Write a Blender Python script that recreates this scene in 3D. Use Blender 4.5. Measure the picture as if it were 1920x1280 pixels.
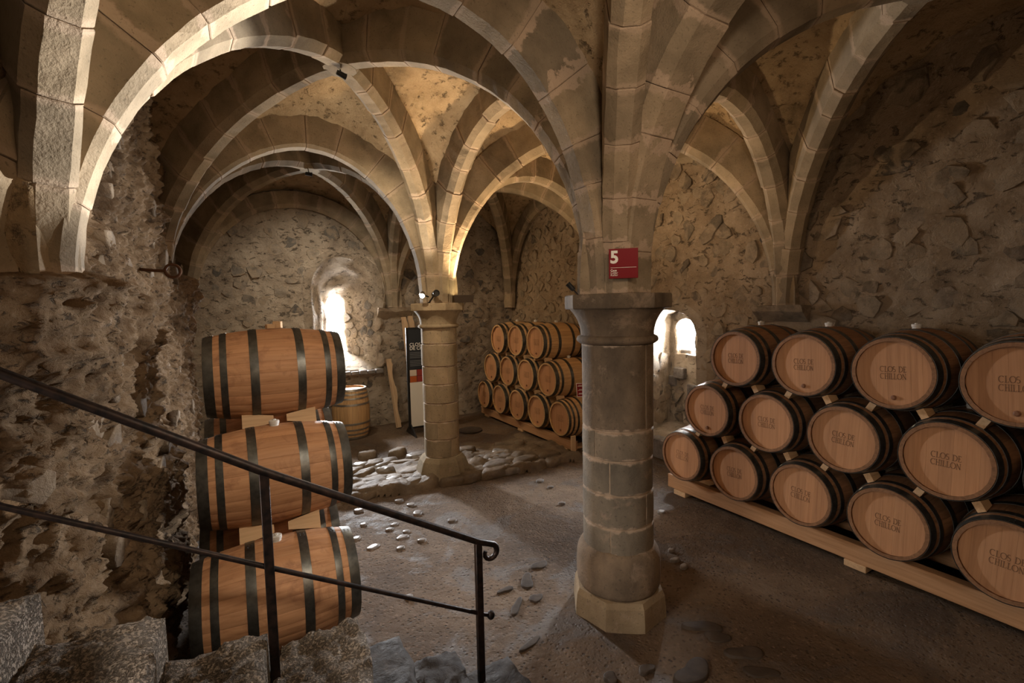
import bpy, math, random
import numpy as np
from mathutils import Matrix, Vector
random.seed(7); RNG = np.random.default_rng(11)
PI = math.pi
for o in list(bpy.data.objects): bpy.data.objects.remove(o, do_unlink=True)
SC = bpy.context.scene; COL = SC.collection
# ------------------------------------------------------------------ camera, world, lights, exposure
F_PX, PITCH, ROLL, YAW, EYE = 884.0, .07107, -.02103, .51253, 2.441
def cam_axes():
    cy, sy = math.cos(YAW), math.sin(YAW)
    fw = Vector((sy*math.cos(PITCH), cy*math.cos(PITCH), -math.sin(PITCH)))
    r = Vector((cy, -sy, 0)); u = r.cross(fw)
    return fw, r*math.cos(ROLL)+u*math.sin(ROLL), -r*math.sin(ROLL)+u*math.cos(ROLL)
cam = bpy.data.cameras.new('camera'); cam.sensor_width = 36; cam.lens = F_PX/1920*36
cam.clip_start = .02
co = bpy.data.objects.new('camera', cam); COL.objects.link(co); SC.camera = co
_f, _r, _u = cam_axes()
co.matrix_world = Matrix(((_r.x, _u.x, -_f.x, 0), (_r.y, _u.y, -_f.y, 0), (_r.z, _u.z, -_f.z, EYE), (0, 0, 0, 1)))
W = bpy.data.worlds.new('sky'); SC.world = W; W.use_nodes = True
W.node_tree.nodes['Background'].inputs[0].default_value = (.88, .94, 1, 1)
W.node_tree.nodes['Background'].inputs[1].default_value = 5.0
VS = SC.view_settings; VS.view_transform = 'Standard'; VS.look = 'None'; VS.gamma = 1; VS.exposure = 0.0
VS.use_curve_mapping = False
def lamp(name, kind, loc, target, power, col, size=.2, size_y=None, angle=60, blend=.6):
    l = bpy.data.lights.new(name, kind); l.energy = power; l.color = col
    o = bpy.data.objects.new(name, l); COL.objects.link(o); o.location = loc
    o.rotation_euler = (Vector(target)-Vector(loc)).to_track_quat('-Z', 'Y').to_euler()
    if kind == 'AREA':
        l.shape = 'RECTANGLE'; l.size = size; l.size_y = size_y or size
    elif kind == 'SPOT':
        l.spot_size = math.radians(angle); l.spot_blend = blend; l.shadow_soft_size = size
    else: l.shadow_soft_size = size
    return o
COOL, WARM, NEUT = (.95, .97, 1), (1, .70, .40), (1, .86, .68)
lamp('daylight_end_window', 'AREA', (1.72, 11.45, 2.25), (2.0, 5.0, .3), 950, COOL, .45, 1.35)
lamp('daylight_side_window', 'AREA', (7.3, 5.85, 1.95), (-.5, 3.6, 3.3), 420, COOL, .5, .65).data.spread = math.radians(110)
lamp('daylight_stair_door', 'AREA', (-3.0, 1.3, 2.35), (.6, 2.3, .3), 32, (1, .90, .80), 1.0, 1.5).data.spread = math.radians(75)
lamp('fill_back_of_cellar', 'AREA', (1.6, -.95, 3.6), (1.6, 3.6, 2.2), 30, (1, .66, .40), 2.4, 1.0)  # added warm fill behind the camera, lifts the whole cellar
lamp('spot_near_crossing', 'SPOT', (1.3, .4, 4.0), (.3, 3.7, 1.15), 225, NEUT, .10, angle=46, blend=.9)
lamp('fill_near_pillar_front', 'SPOT', (.75, .30, 3.7), (2.5, 2.8, 3.75), 95, (1, .80, .60), .12, angle=60, blend=.9)  # added fill from the camera side for the near pillar's ribs, no fixture
lamp('flood_far_pillar', 'SPOT', (2.80, 6.22, 2.72), (3.3, 5.6, 4.6), 260, WARM, .04, angle=150, blend=.8)
lamp('spot_far_pillar_left', 'SPOT', (2.04, 6.18, 2.66), (.1, 4.2, 1.6), 45, NEUT, .04, angle=110, blend=.7)
lamp('spot_far_pillar_front', 'SPOT', (2.2, 6.1, 2.70), (1.2, 4.6, 4.6), 150, NEUT, .04, angle=130, blend=.8)
lamp('spot_front_crossing', 'SPOT', (.90, 4.66, 4.56), (2.3, 8.9, .8), 210, (1, .82, .58), .04, angle=75, blend=.7)
lamp('spot_rear_crossing', 'SPOT', (1.0, 8.2, 4.55), (1.5, 9.8, 1.2), 130, (1, .88, .72), .04, angle=130, blend=.8)
lamp('spot_near_pillar_rear', 'SPOT', (2.24, 3.16, 2.74), (-.6, 3.1, 3.8), 900, (1, .95, .88), .03, angle=44, blend=.5)
lamp('fill_near_pillar_rear', 'SPOT', (2.95, 3.2, 2.72), (4.0, 5.2, 4.4), 60, WARM, .04, angle=150, blend=.8)  # hidden fill added behind the near capital to warm the right-hand vault
lamp('fill_back_bay', 'SPOT', (2.9, 9.6, 3.3), (5.2, 7.6, 2.0), 90, WARM, .05, angle=130, blend=.8)  # added fill to brighten the back bay, no lamp stands here

# ------------------------------------------------------------------ numpy noise
def _h(ix, iy, iz, s):
    n = (ix*374761393 + iy*668265263 + iz*2147483647 + s*974634777).astype(np.int64) & 0xffffffff
    n = ((n ^ (n >> 13))*1274126177) & 0xffffffff
    n = ((n ^ (n >> 16))*2246822519) & 0xffffffff
    return ((n ^ (n >> 15)) & 0xffffff)/float(0xffffff)
def vnoise(P, s=0):
    I = np.floor(P).astype(np.int64); f = P-I; f = f*f*(3-2*f)
    r = 0
    for dx in (0, 1):
        for dy in (0, 1):
            for dz in (0, 1):
                w = (f[:, 0] if dx else 1-f[:, 0])*(f[:, 1] if dy else 1-f[:, 1])*(f[:, 2] if dz else 1-f[:, 2])
                r = r+w*_h(I[:, 0]+dx, I[:, 1]+dy, I[:, 2]+dz, s)
    return r*2-1
def fbm(P, sc, octv=4, s=0, gain=.5):
    P = np.asarray(P, float)*sc; a, r = 1., 0.
    for k in range(octv):
        r = r+a*vnoise(P+k*17.3, s+k); P = P*2.03; a *= gain
    return r
def sstep(a, b, x):
    t = np.clip((x-a)/(b-a), 0, 1); return t*t*(3-2*t)
# ------------------------------------------------------------------ mesh helpers
def mesh(name, V, F, m=None, smooth=False):
    me = bpy.data.meshes.new(name); me.from_pydata([tuple(map(float, v)) for v in V], [], [tuple(f) for f in F]); me.update()
    if m: me.materials.append(m)
    if smooth: me.polygons.foreach_set('use_smooth', [True]*len(me.polygons))
    return me
def link(name, me, parent=None, loc=None, rot=None):
    o = bpy.data.objects.new(name, me); COL.objects.link(o)
    if parent: o.parent = parent
    if loc is not None: o.location = loc
    if rot is not None: o.rotation_euler = rot
    return o
def tag(o, label, cat=None, group=None, kind=None):
    o['label'] = label
    if cat: o['category'] = cat
    if group: o['group'] = group
    if kind: o['kind'] = kind
    return o
def thing(name, label, cat, loc=(0, 0, 0), rot=(0, 0, 0), group=None):
    o = bpy.data.objects.new(name, None); COL.objects.link(o); o.location = loc; o.rotation_euler = rot
    o.empty_display_size = .1
    return tag(o, label, cat, group)
class MB:
    def __init__(s): s.V = []; s.F = []
    def add(s, V, F):
        n = len(s.V); s.V += [tuple(v) for v in V]; s.F += [tuple(i+n for i in f) for f in F]; return s
    def box(s, a, b, bev=0.0):
        x0, y0, z0 = a; x1, y1, z1 = b
        if bev <= 0:
            V = [(x, y, z) for x in (x0, x1) for y in (y0, y1) for z in (z0, z1)]
            return s.add(V, [(0, 1, 3, 2), (4, 6, 7, 5), (0, 4, 5, 1), (2, 3, 7, 6), (0, 2, 6, 4), (1, 5, 7, 3)])
        b_ = bev
        def ring(z, i): return [(x0+i, y0+b_, z), (x0+b_, y0+i, z), (x1-b_, y0+i, z), (x1-i, y0+b_, z), (x1-i, y1-b_, z), (x1-b_, y1-i, z), (x0+b_, y1-i, z), (x0+i, y1-b_, z)]
        def ring2(z): return [(x0+b_, y0+b_, z)]*2+[(x1-b_, y0+b_, z)]*2+[(x1-b_, y1-b_, z)]*2+[(x0+b_, y1-b_, z)]*2
        R = ring2(z0)+ring(z0+b_, 0)+ring(z1-b_, 0)+ring2(z1)
        F = []
        for k in range(3):
            for i in range(8): F.append((k*8+i, k*8+(i+1) % 8, k*8+8+(i+1) % 8, k*8+8+i))
        F += [tuple(reversed(range(8))), tuple(range(24, 32))]
        return s.add(R, F)
    def tube(s, pts, r, n=10, cap=True):
        pts = [Vector(p) for p in pts]; V = []; F = []; up = None
        rs = r if hasattr(r, '__len__') else [r]*len(pts)
        for i, p in enumerate(pts):
            t = (pts[min(i+1, len(pts)-1)]-pts[max(i-1, 0)]).normalized()
            if up is None:
                up = t.orthogonal().normalized()
            up = (up-t*up.dot(t)).normalized(); b = t.cross(up)
            for k in range(n):
                a = 2*PI*k/n; V.append(p+(up*math.cos(a)+b*math.sin(a))*rs[i])
            if i:
                for k in range(n):
                    F.append(((i-1)*n+k, (i-1)*n+(k+1) % n, i*n+(k+1) % n, i*n+k))
        if cap: F += [tuple(reversed(range(n))), tuple(range((len(pts)-1)*n, len(pts)*n))]
        return s.add(V, F)
    def lathe(s, prof, n=32, c=(0, 0), a0=0., cap=True, poly=None):
        V = []; F = []
        for i, (r, z) in enumerate(prof):
            for k in range(n):
                a = a0+2*PI*k/n; V.append((c[0]+r*math.cos(a), c[1]+r*math.sin(a), z))
            if i:
                for k in range(n): F.append(((i-1)*n+k, (i-1)*n+(k+1) % n, i*n+(k+1) % n, i*n+k))
        if cap: F += [tuple(reversed(range(n))), tuple(range((len(prof)-1)*n, len(prof)*n))]
        return s.add(V, F)
    def obj(s, name, m, parent=None, loc=None, rot=None, smooth=False):
        me = mesh(name, s.V, s.F, m, smooth)
        if m and m.name.startswith(('grey_pillar', 'pale_pillar', 'dressed_sand', 'tan_plinth')):
            at = me.attributes.new('jd', 'FLOAT', 'POINT'); at.data.foreach_set('value', np.full(len(s.V), .3, np.float32))
        return link(name, me, parent, loc, rot)
def sharp(o, deg=35):
    o.data.polygons.foreach_set('use_smooth', [True]*len(o.data.polygons))
    try: o.data.set_sharp_from_angle(angle=math.radians(deg))
    except Exception: pass
    return o
# ------------------------------------------------------------------ materials
class NT:
    def __init__(s, name, rough=.85, metal=0.0, spec=.4):
        s.m = bpy.data.materials.new(name); s.m.use_nodes = True; s.t = s.m.node_tree
        s.b = s.t.nodes['Principled BSDF']; s.b.inputs['Roughness'].default_value = rough
        s.b.inputs['Metallic'].default_value = metal; s.b.inputs['Specular IOR Level'].default_value = spec
    def n(s, t, **k):
        x = s.t.nodes.new(t)
        for a, b in k.items(): setattr(x, a, b)
        return x
    def l(s, a, b): s.t.links.new(a, b)
    def pos(s): return s.n('ShaderNodeNewGeometry').outputs['Position']
    def obj(s, rnd=True, scale=(1, 1, 1)):
        tc = s.n('ShaderNodeTexCoord').outputs['Object']
        mp = s.n('ShaderNodeMapping'); s.l(tc, mp.inputs[0]); mp.inputs['Scale'].default_value = scale
        if rnd:
            m = s.n('ShaderNodeVectorMath', operation='SCALE'); m.inputs[0].default_value = (37, 23, 51)
            s.l(s.rnd(), m.inputs['Scale']); s.l(m.outputs[0], mp.inputs['Location'])
        return mp.outputs[0]
    def rnd(s): return s.n('ShaderNodeObjectInfo').outputs['Random']
    def map(s, v, scale):
        mp = s.n('ShaderNodeMapping'); s.l(v, mp.inputs[0]); mp.inputs['Scale'].default_value = scale; return mp.outputs[0]
    def noise(s, v, sc, det=4, rough=.55, dist=0.):
        x = s.n('ShaderNodeTexNoise'); x.inputs['Scale'].default_value = sc; x.inputs['Detail'].default_value = det
        x.inputs['Roughness'].default_value = rough; x.inputs['Distortion'].default_value = dist
        s.l(v, x.inputs['Vector']); return x.outputs['Fac']
    def vor(s, v, sc, feat='F1', out='Distance'):
        x = s.n('ShaderNodeTexVoronoi', feature=feat); x.inputs['Scale'].default_value = sc; s.l(v, x.inputs['Vector']); return x.outputs[out]
    def ramp(s, f, stops, interp='LINEAR'):
        x = s.n('ShaderNodeValToRGB'); x.color_ramp.interpolation = interp; e = x.color_ramp.elements
        while len(e) < len(stops): e.new(.5)
        for i, (p, c) in enumerate(stops):
            e[i].position = p; e[i].color = (c if hasattr(c, '__len__') else (c, c, c))[:3]+(1,) if hasattr(c, '__len__') else (c, c, c, 1)
        s.l(f, x.inputs[0]); return x.outputs[0]
    def mix(s, f, a, b, mode='MIX'):
        x = s.n('ShaderNodeMix', data_type='RGBA', blend_type=mode)
        for v, i in ((f, 0), (a, 6), (b, 7)):
            if hasattr(v, 'links') or hasattr(v, 'is_linked'): s.l(v, x.inputs[i])
            elif hasattr(v, '__len__'): x.inputs[i].default_value = tuple(v)+(1,)
            else: x.inputs[i].default_value = v if i == 0 else (v, v, v, 1)
        return x.outputs[2]
    def math(s, op, a, b=0., clamp=False):
        x = s.n('ShaderNodeMath', operation=op, use_clamp=clamp)
        for v, i in ((a, 0), (b, 1)):
            if hasattr(v, 'is_linked'): s.l(v, x.inputs[i])
            else: x.inputs[i].default_value = v
        return x.outputs[0]
    def attr(s, n): 
        x = s.n('ShaderNodeAttribute', attribute_name=n); return x.outputs['Fac']
    def col(s, c):
        if hasattr(c, 'is_linked'): s.l(c, s.b.inputs['Base Color'])
        else: s.b.inputs['Base Color'].default_value = tuple(c)+(1,)
        return s
    def rough(s, c): s.l(c, s.b.inputs['Roughness']); return s
    def bump(s, h, st=.5, d=.02):
        x = s.n('ShaderNodeBump'); x.inputs['Strength'].default_value = st; x.inputs['Distance'].default_value = d
        s.l(h, x.inputs['Height']); s.l(x.outputs[0], s.b.inputs['Normal']); return s
def simple(name, c, rough=.6, metal=0., spec=.4):
    return NT(name, rough, metal, spec).col(c).m
def m_voussoir():
    t = NT('dressed_sandstone', .9, spec=.2); p = t.pos()
    base = t.ramp(t.noise(p, 3.5, 5), [(.3, (.19, .150, .102)), (.5, (.285, .228, .158)), (.72, (.37, .292, .205))])
    tone = t.ramp(t.rnd(), [(0, (.72, .72, .72)), (1, (1.15, 1.12, 1.06))])
    base = t.mix(1., base, tone, 'MULTIPLY')
    nz = t.noise(p, 9, 4, .6)
    gate = t.math('MULTIPLY', t.attr('smear'), t.ramp(t.noise(p, 1.7, 2), [(.38, .25), (.6, 1)]))
    e = t.math('SUBTRACT', t.math('SUBTRACT', t.attr('jd'), .009), t.math('MULTIPLY', t.math('SUBTRACT', nz, .41), t.math('ADD', t.math('MULTIPLY', gate, .46), .03)))
    mask = t.math('MULTIPLY', t.ramp(e, [(0.0, 1), (.02, 0)]), t.ramp(gate, [(0, .5), (.6, .95)]))
    c = t.mix(mask, base, (.43, .325, .235))
    spk = t.ramp(t.noise(p, 70, 2), [(.62, 0), (.7, 1)])
    c = t.mix(t.math('MULTIPLY', spk, .5), c, (.10, .08, .055))
    t.col(c); h = t.math('ADD', t.noise(p, 14, 6, .65), t.math('MULTIPLY', t.noise(p, 80, 3), .35))
    return t.bump(h, .45, .02).m
def m_mortar():
    t = NT('lime_mortar', .95, spec=.15); p = t.pos()
    t.col(t.ramp(t.noise(p, 12, 5), [(.3, (.30, .225, .155)), (.7, (.50, .39, .285))]))
    return t.bump(t.noise(p, 30, 5, .7), .6, .02).m
def m_web():
    t = NT('vault_render', .95, spec=.12); p = t.pos()
    c = t.ramp(t.noise(p, 2.2, 6, .62), [(.28, (.20, .145, .085)), (.45, (.42, .30, .175)), (.7, (.56, .42, .26))])
    pit = t.ramp(t.noise(p, 11, 5, .7), [(.33, 1), (.44, 0)])
    c = t.mix(t.math('MULTIPLY', pit, .75), c, (.10, .072, .045))
    sp = t.ramp(t.noise(p, 45, 3), [(.6, 0), (.72, 1)])
    c = t.mix(t.math('MULTIPLY', sp, .35), c, (.62, .50, .34))
    t.col(c); h = t.math('ADD', t.noise(p, 7, 8, .72), t.math('MULTIPLY', pit, -.35))
    return t.bump(h, .9, .05).m
def m_wall(name, lo, mid, hi, dark=.7, ps=8., lts=.4):
    t = NT(name, .94, spec=.18); p = t.pos()
    c = t.ramp(t.noise(p, 1.9, 7, .66, .4), [(.27, lo), (.47, mid), (.72, hi)])
    pit = t.ramp(t.noise(t.map(p, (1, 1, 1.7)), ps, 5, .7, .6), [(.34, 1), (.43, 0)])
    c = t.mix(t.math('MULTIPLY', pit, dark), c, (.075, .058, .042))
    lt = t.ramp(t.noise(p, 26, 4, .6), [(.58, 0), (.72, 1)])
    c = t.mix(t.math('MULTIPLY', lt, lts), c, (.60, .50, .38))
    t.col(c); h = t.math('ADD', t.noise(p, 9, 8, .72, .3), t.math('MULTIPLY', pit, -.4))
    return t.bump(h, .95, .05).m
def m_stone(name, cols, bumpd=.03):
    t = NT(name, .88, spec=.25); p = t.pos()
    base = t.ramp(t.rnd(), [(i/(len(cols)-1), c) for i, c in enumerate(cols)])
    v = t.ramp(t.noise(p, 7, 6, .65), [(.25, (.45, .44, .42)), (.55, (1, 1, 1)), (.8, (1.35, 1.3, 1.2))])
    c = t.mix(1., base, v, 'MULTIPLY')
    mo = t.ramp(t.noise(p, 5, 5, .6, .5), [(.47, 0), (.58, 1)])
    c = t.mix(t.math('MULTIPLY', mo, .75), c, (.38, .295, .205))
    t.col(c); return t.bump(t.math('ADD', t.noise(p, 12, 8, .72), t.math('MULTIPLY', t.noise(p, 45, 5, .7), .4)), 1., bumpd).m
def m_floor():
    t = NT('earthen_floor', .75, spec=.3); p = t.pos()
    c = t.ramp(t.noise(p, .9, 6, .62, .3), [(.3, (.07, .044, .025)), (.5, (.135, .089, .053)), (.7, (.215, .15, .096))])
    gr = t.vor(p, 26); gm = t.ramp(gr, [(.16, 1), (.34, 0)])
    c = t.mix(t.math('MULTIPLY', gm, t.ramp(t.noise(p, 6, 4), [(.42, 0), (.6, .9)])), c, (.04, .028, .02))
    rd = t.ramp(t.noise(p, 24, 4, .65), [(.57, 0), (.66, 1)]); c = t.mix(t.math('MULTIPLY', rd, .55), c, (.26, .17, .11))
    wet = t.ramp(t.noise(p, 1.6, 5, .6, .6), [(.52, 0), (.60, 1)])
    c = t.mix(t.math('MULTIPLY', wet, .5), c, (.07, .055, .044))
    t.col(c); t.rough(t.ramp(wet, [(0, .78), (1, .42)]))
    h = t.math('ADD', t.noise(p, 16, 7, .7), t.math('MULTIPLY', gm, -.25))
    return t.bump(h, 1., .035).m
def m_wood(name, cols, axis='x', rough=.6, stain=None, spec=.3, sc=1.):
    t = NT(name, rough, spec=spec)
    k = {'x': (1.2, 26, 26), 'z': (26, 26, 1.2), 'y': (26, 1.2, 26)}[axis]
    v = t.obj(True, tuple(q*sc for q in k))
    g = t.noise(v, 1.6, 6, .6, .25)
    c = t.ramp(g, [(.25, cols[0]), (.5, cols[1]), (.75, cols[2])])
    c = t.mix(1., c, t.ramp(t.rnd(), [(0, (.90, .88, .86)), (.5, (1, 1, 1)), (1, (1.07, 1.04, 1.0))]), 'MULTIPLY')
    if stain:
        st = t.ramp(t.noise(t.pos(), 5.5, 5, .65, .7), [(.52, 0), (.66, 1)])
        c = t.mix(t.math('MULTIPLY', st, .55), c, stain)
    t.col(c); return t.bump(g, .12, .004).m
def m_steel(name, a, b, rough=.42):
    t = NT(name, rough, .85, .5); p = t.pos()
    t.col(t.ramp(t.noise(p, 18, 5, .6), [(.3, a), (.7, b)]))
    return t.bump(t.noise(p, 60, 3), .08, .003).m
M_V, M_MO, M_WEB = m_voussoir(), m_mortar(), m_web()
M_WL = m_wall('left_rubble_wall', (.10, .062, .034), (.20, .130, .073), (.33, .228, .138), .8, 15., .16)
M_WR = m_wall('right_rubble_wall', (.16, .115, .077), (.31, .232, .155), (.45, .35, .25), .75)
M_WE = m_wall('end_wall_plaster', (.16, .125, .095), (.36, .29, .215), (.50, .42, .325), .75)
M_ST = m_stone('rubble_stone', [(.15, .12, .09), (.27, .21, .145), (.33, .26, .18), (.24, .19, .14), (.38, .30, .215), (.30, .24, .17), (.10, .085, .07)])
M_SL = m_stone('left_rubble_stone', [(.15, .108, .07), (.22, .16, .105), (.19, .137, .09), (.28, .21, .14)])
M_SE = m_stone('grey_rubble_stone', [(.16, .145, .125), (.34, .28, .215), (.12, .11, .10), (.40, .33, .25), (.25, .215, .175)])
def m_step():
    t = NT('step_granite', .8, spec=.3); p = t.pos()
    c = t.ramp(t.noise(p, 5, 5, .6), [(.3, (.19, .15, .11)), (.55, (.32, .26, .20)), (.75, (.44, .37, .30))])
    pt = t.ramp(t.noise(p, 75, 4, .65), [(.42, 1), (.54, 0)]); c = t.mix(t.math('MULTIPLY', pt, .65), c, (.045, .036, .028))
    t.col(c); return t.bump(t.math('ADD', t.noise(p, 10, 6, .7), t.math('MULTIPLY', pt, -.5)), 1., .05).m
M_STEP = m_step()
M_SLATE = None
def m_slate():
    t = NT('wet_slate', .3, spec=.12); p = t.pos()
    t.col(t.ramp(t.noise(p, 6, 6, .65), [(.3, (.03, .028, .028)), (.6, (.07, .063, .06)), (.8, (.17, .145, .12))]))
    t.rough(t.ramp(t.noise(p, 5, 4), [(.4, .5), (.65, .75)]))
    return t.bump(t.noise(p, 9, 7, .7, .4), .7, .03).m
M_SLATE = m_slate(); M_FL = m_floor()
M_COB = NT('cobble_grey', .38, spec=.5); _p = M_COB.pos()
M_COB.col(M_COB.ramp(M_COB.noise(_p, 14, 5), [(.3, (.11, .097, .085)), (.7, (.25, .225, .205))])); M_COB = M_COB.bump(M_COB.noise(_p, 25, 5), .3, .01).m
M_DARKST = NT('dark_inset_stone', .7, spec=.3); _p = M_DARKST.pos()
M_DARKST.col(M_DARKST.ramp(M_DARKST.noise(_p, 8, 5), [(.3, (.035, .025, .018)), (.7, (.075, .055, .040))])); M_DARKST = M_DARKST.bump(M_DARKST.noise(_p, 18, 5), .4, .01).m
M_STAVE = m_wood('oak_stave', [(.37, .182, .09), (.50, .265, .137), (.58, .325, .172)], 'x', .62, (.24, .105, .055))
M_STAVE3 = m_wood('brown_oak_stave', [(.17, .085, .042), (.25, .130, .066), (.32, .172, .088)], 'x', .65)
M_STAVE2 = m_wood('pale_oak_stave', [(.36, .215, .10), (.52, .325, .155), (.62, .40, .20)], 'x', .6)
M_HEAD = m_wood('oak_head', [(.40, .20, .098), (.49, .258, .130), (.56, .305, .158)], 'z', .6)
M_HOOP = m_steel('hoop_steel', (.075, .075, .07), (.16, .155, .14), .42)
M_HOOPG = m_steel('galvanised_hoop', (.34, .33, .30), (.5, .48, .44), .38)
M_INK = simple('burnt_ink', (.17, .088, .046), .8)
M_BUNG = simple('silicone_bung', (.62, .60, .56), .5)
M_PLUG = simple('tap_plug', (.22, .10, .05), .6)
M_TAG = simple('paper_tag', (.70, .62, .44), .8)
M_PINE = m_wood('pine_beam', [(.36, .185, .085), (.48, .265, .13), (.56, .325, .17)], 'y', .65)
M_PINEX = m_wood('pine_block', [(.46, .29, .155), (.60, .40, .225), (.68, .47, .28)], 'x', .65)
M_PINEZ = m_wood('pine_upright', [(.46, .30, .17), (.60, .42, .255), (.68, .49, .31)], 'z', .65)
M_IRON = NT('black_iron', .45, .6, .5); _p = M_IRON.pos()
M_IRON.col(M_IRON.ramp(M_IRON.noise(_p, 25, 5), [(.35, (.010, .008, .008)), (.75, (.045, .026, .020))])); M_IRON = M_IRON.bump(M_IRON.noise(_p, 60, 4), .2, .004).m
M_RUST = simple('rusted_ring', (.10, .045, .022), .7, .5)
M_BLACK = simple('black_plastic', (.012, .012, .012), .4)
M_RED = simple('sign_red', (.20, .004, .010), .5, spec=.2)
M_WHITE = simple('white_print', (.85, .83, .78), .5)
M_BOARD = simple('banner_dark', (.022, .027, .034), .45)
M_BOARDW = simple('banner_white', (.72, .69, .62), .5)
M_GREY = simple('print_grey', (.16, .17, .18), .5)
M_PH1 = simple('photo_amber', (.45, .10, .02), .5); M_PH2 = simple('photo_red', (.30, .04, .03), .5); M_PH3 = simple('photo_cream', (.62, .52, .42), .5)
def emit(name, c, s):
    m = bpy.data.materials.new(name); m.use_nodes = True; b = m.node_tree.nodes['Principled BSDF']
    b.inputs['Base Color'].default_value = c+(1,); b.inputs['Emission Color'].default_value = c+(1,); b.inputs['Emission Strength'].default_value = s; return m
M_LENS = emit('lit_lens', (1, .9, .74), 14); M_LENSW = emit('lit_flood_lens', (1, .78, .42), 22)
# ------------------------------------------------------------------ vault layout
N = {'L1': (-.76, 2.85, 2.62), 'L2': (-.81, 6.5, 2.85), 'L3': (-.85, 10.1, 2.55), 'P1': (2.56, 2.85, 2.53), 'P2': (2.44, 6.51, 2.53), 'E': (2.78, 10.1, 2.5),
     'R1': (5.75, 3.38, 2.40), 'R2': (5.75, 6.6, 2.5), 'R3': (5.6, 10.0, 2.45), 'P0': (2.6, -.9, 2.53), 'L0': (-.9, -.9, 2.6), 'R0': (5.75, -.3, 2.5)}
K = {'K1': (.88, 4.7, 4.67), 'K2': (1.02, 8.3, 4.70), 'T1': (.88, 2.85, 4.36), 'T2': (.76, 6.5, 4.47), 'KB1': (4.1, 4.9, 4.62), 'KB2': (4.1, 8.2, 4.65),
     'KB0': (4.15, 1.5, 4.52), 'TB1': (4.17, 3.12, 4.42), 'TB2': (4.1, 6.55, 4.45), 'G1': (2.62, 4.65, 4.62), 'G2': (2.62, 8.3, 4.5), 'G0': (2.58, 1.0, 4.45),
     'K0': (.60, .20, 4.70), 'FR1': (5.72, 5.0, 4.5), 'FR2': (5.68, 8.4, 4.55), 'FR0': (5.72, 1.5, 4.5), 'FE': (.96, 10.1, 4.45), 'FE2': (4.2, 10.1, 4.5),
     'FL1': (-1.1, 4.7, 4.4), 'FL2': (-1.0, 8.3, 4.4), 'FL0': (-1.0, 1.0, 4.4), 'T0': (.88, -.9, 4.45), 'TB0': (4.17, -.6, 4.42)}
ARC_SHAPE = {'L1': (1.08, 1.28), 'L2': (1.05, 1.2), 'P1': (.95, .87)}
OFF = {'P': .24, 'L': .11, 'R': .14, 'E': .14}
def arc(n, k, ts):
    """intrados points, tangents, outward normals, lateral direction"""
    a = np.array(N[n], float); b = np.array(K[k], float); d = b-a
    D0 = math.hypot(d[0], d[1]); u = np.array([d[0]/D0, d[1]/D0, 0.]); off = OFF[n[0]]; D = D0-off; H = d[2]
    th = np.asarray(ts)*PI/2
    p, q = ARC_SHAPE.get(n, (.96, 1.))
    fs = lambda t: off+D*(1-np.maximum(np.cos(t), 0)**q); fz = lambda t: H*np.sin(t)**p
    s = fs(th); z = fz(th)
    e = 2e-3; th2 = np.clip(th+e, 0, PI/2); th1 = np.clip(th-e, 1e-4, PI/2)
    ds = fs(th2)-fs(th1); dz = fz(th2)-fz(th1); L = np.hypot(ds, dz)
    ds, dz = ds/L, dz/L
    P = a+u*s[:, None]+np.array([0, 0, 1.])*z[:, None]
    T = u*ds[:, None]+np.array([0, 0, 1.])*dz[:, None]
    Nn = -u*dz[:, None]+np.array([0, 0, 1.])*ds[:, None]
    B = np.array([-u[1], u[0], 0.])
    return P, T, Nn, B
# ceiling webs
bays = [('L1', 'L2', 'P2', 'P1', 'FL1', 'T2', 'G1', 'T1', 'K1'), ('L2', 'L3', 'E', 'P2', 'FL2', 'FE', 'G2', 'T2', 'K2'),
        ('P1', 'P2', 'R2', 'R1', 'G1', 'TB2', 'FR1', 'TB1', 'KB1'), ('P2', 'E', 'R3', 'R2', 'G2', 'FE2', 'FR2', 'TB2', 'KB2'),
        ('L0', 'L1', 'P1', 'P0', 'FL0', 'T1', 'G0', 'T0', 'K0'), ('P0', 'P1', 'R1', 'R0', 'G0', 'TB1', 'FR0', 'TB0', 'KB0')]
def build_ceiling():
    V = []; F = []; nv = 0
    for bay in bays:
        n4, a4, k = bay[:4], bay[4:8], bay[8]
        for i in range(4):
            for ap in (a4[i], a4[i-1]):
                n = n4[i]; nt, nc = 40, 26
                if (n, k, ap) == ('L1', 'K0', 'FL0'): continue   # here the wall itself rises past the rib
                ts = np.linspace(0, 1, nt)
                P1, _, N1, _ = arc(n, k, ts); P2, _, N2, _ = arc(n, ap, ts)
                A = P1+N1*.34; B = P2+N2*.34
                w = np.linspace(0, 1, nc)
                G = A[:, None]*(1-w)[None, :, None]+B[:, None]*w[None, :, None]
                # slight doming of each cell
                dome = np.sin(w*PI)[None, :]*np.sin(ts*PI/2)[:, None]*.10
                NN = N1[:, None]*(1-w)[None, :, None]+N2[:, None]*w[None, :, None]
                G = G+NN*dome[..., None]
                G = G.reshape(-1, 3); Nf = NN.reshape(-1, 3)
                d = fbm(G, 3.2, 4, 3)*.035+fbm(G, 13, 3, 9)*.014
                G = G+Nf*d[:, None]
                V.append(G)
                for r in range(nt-1):
                    for q in range(nc-1):
                        x = nv+r*nc+q; F.append((x, x+1, x+nc+1, x+nc))
                nv += nt*nc
    return link('ceiling', mesh('ceiling', np.concatenate(V), F, M_WEB, True))
ceiling = tag(build_ceiling(), 'rough ochre rendered rib vault over the cellar', None, None, 'structure')
PROF = lambda w, d, ch, i=0.: [(-w/2+ch, i), (w/2-ch, i), (w/2-i, ch), (w/2-i, d), (-w/2+i, d), (-w/2+i, ch)]
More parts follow.
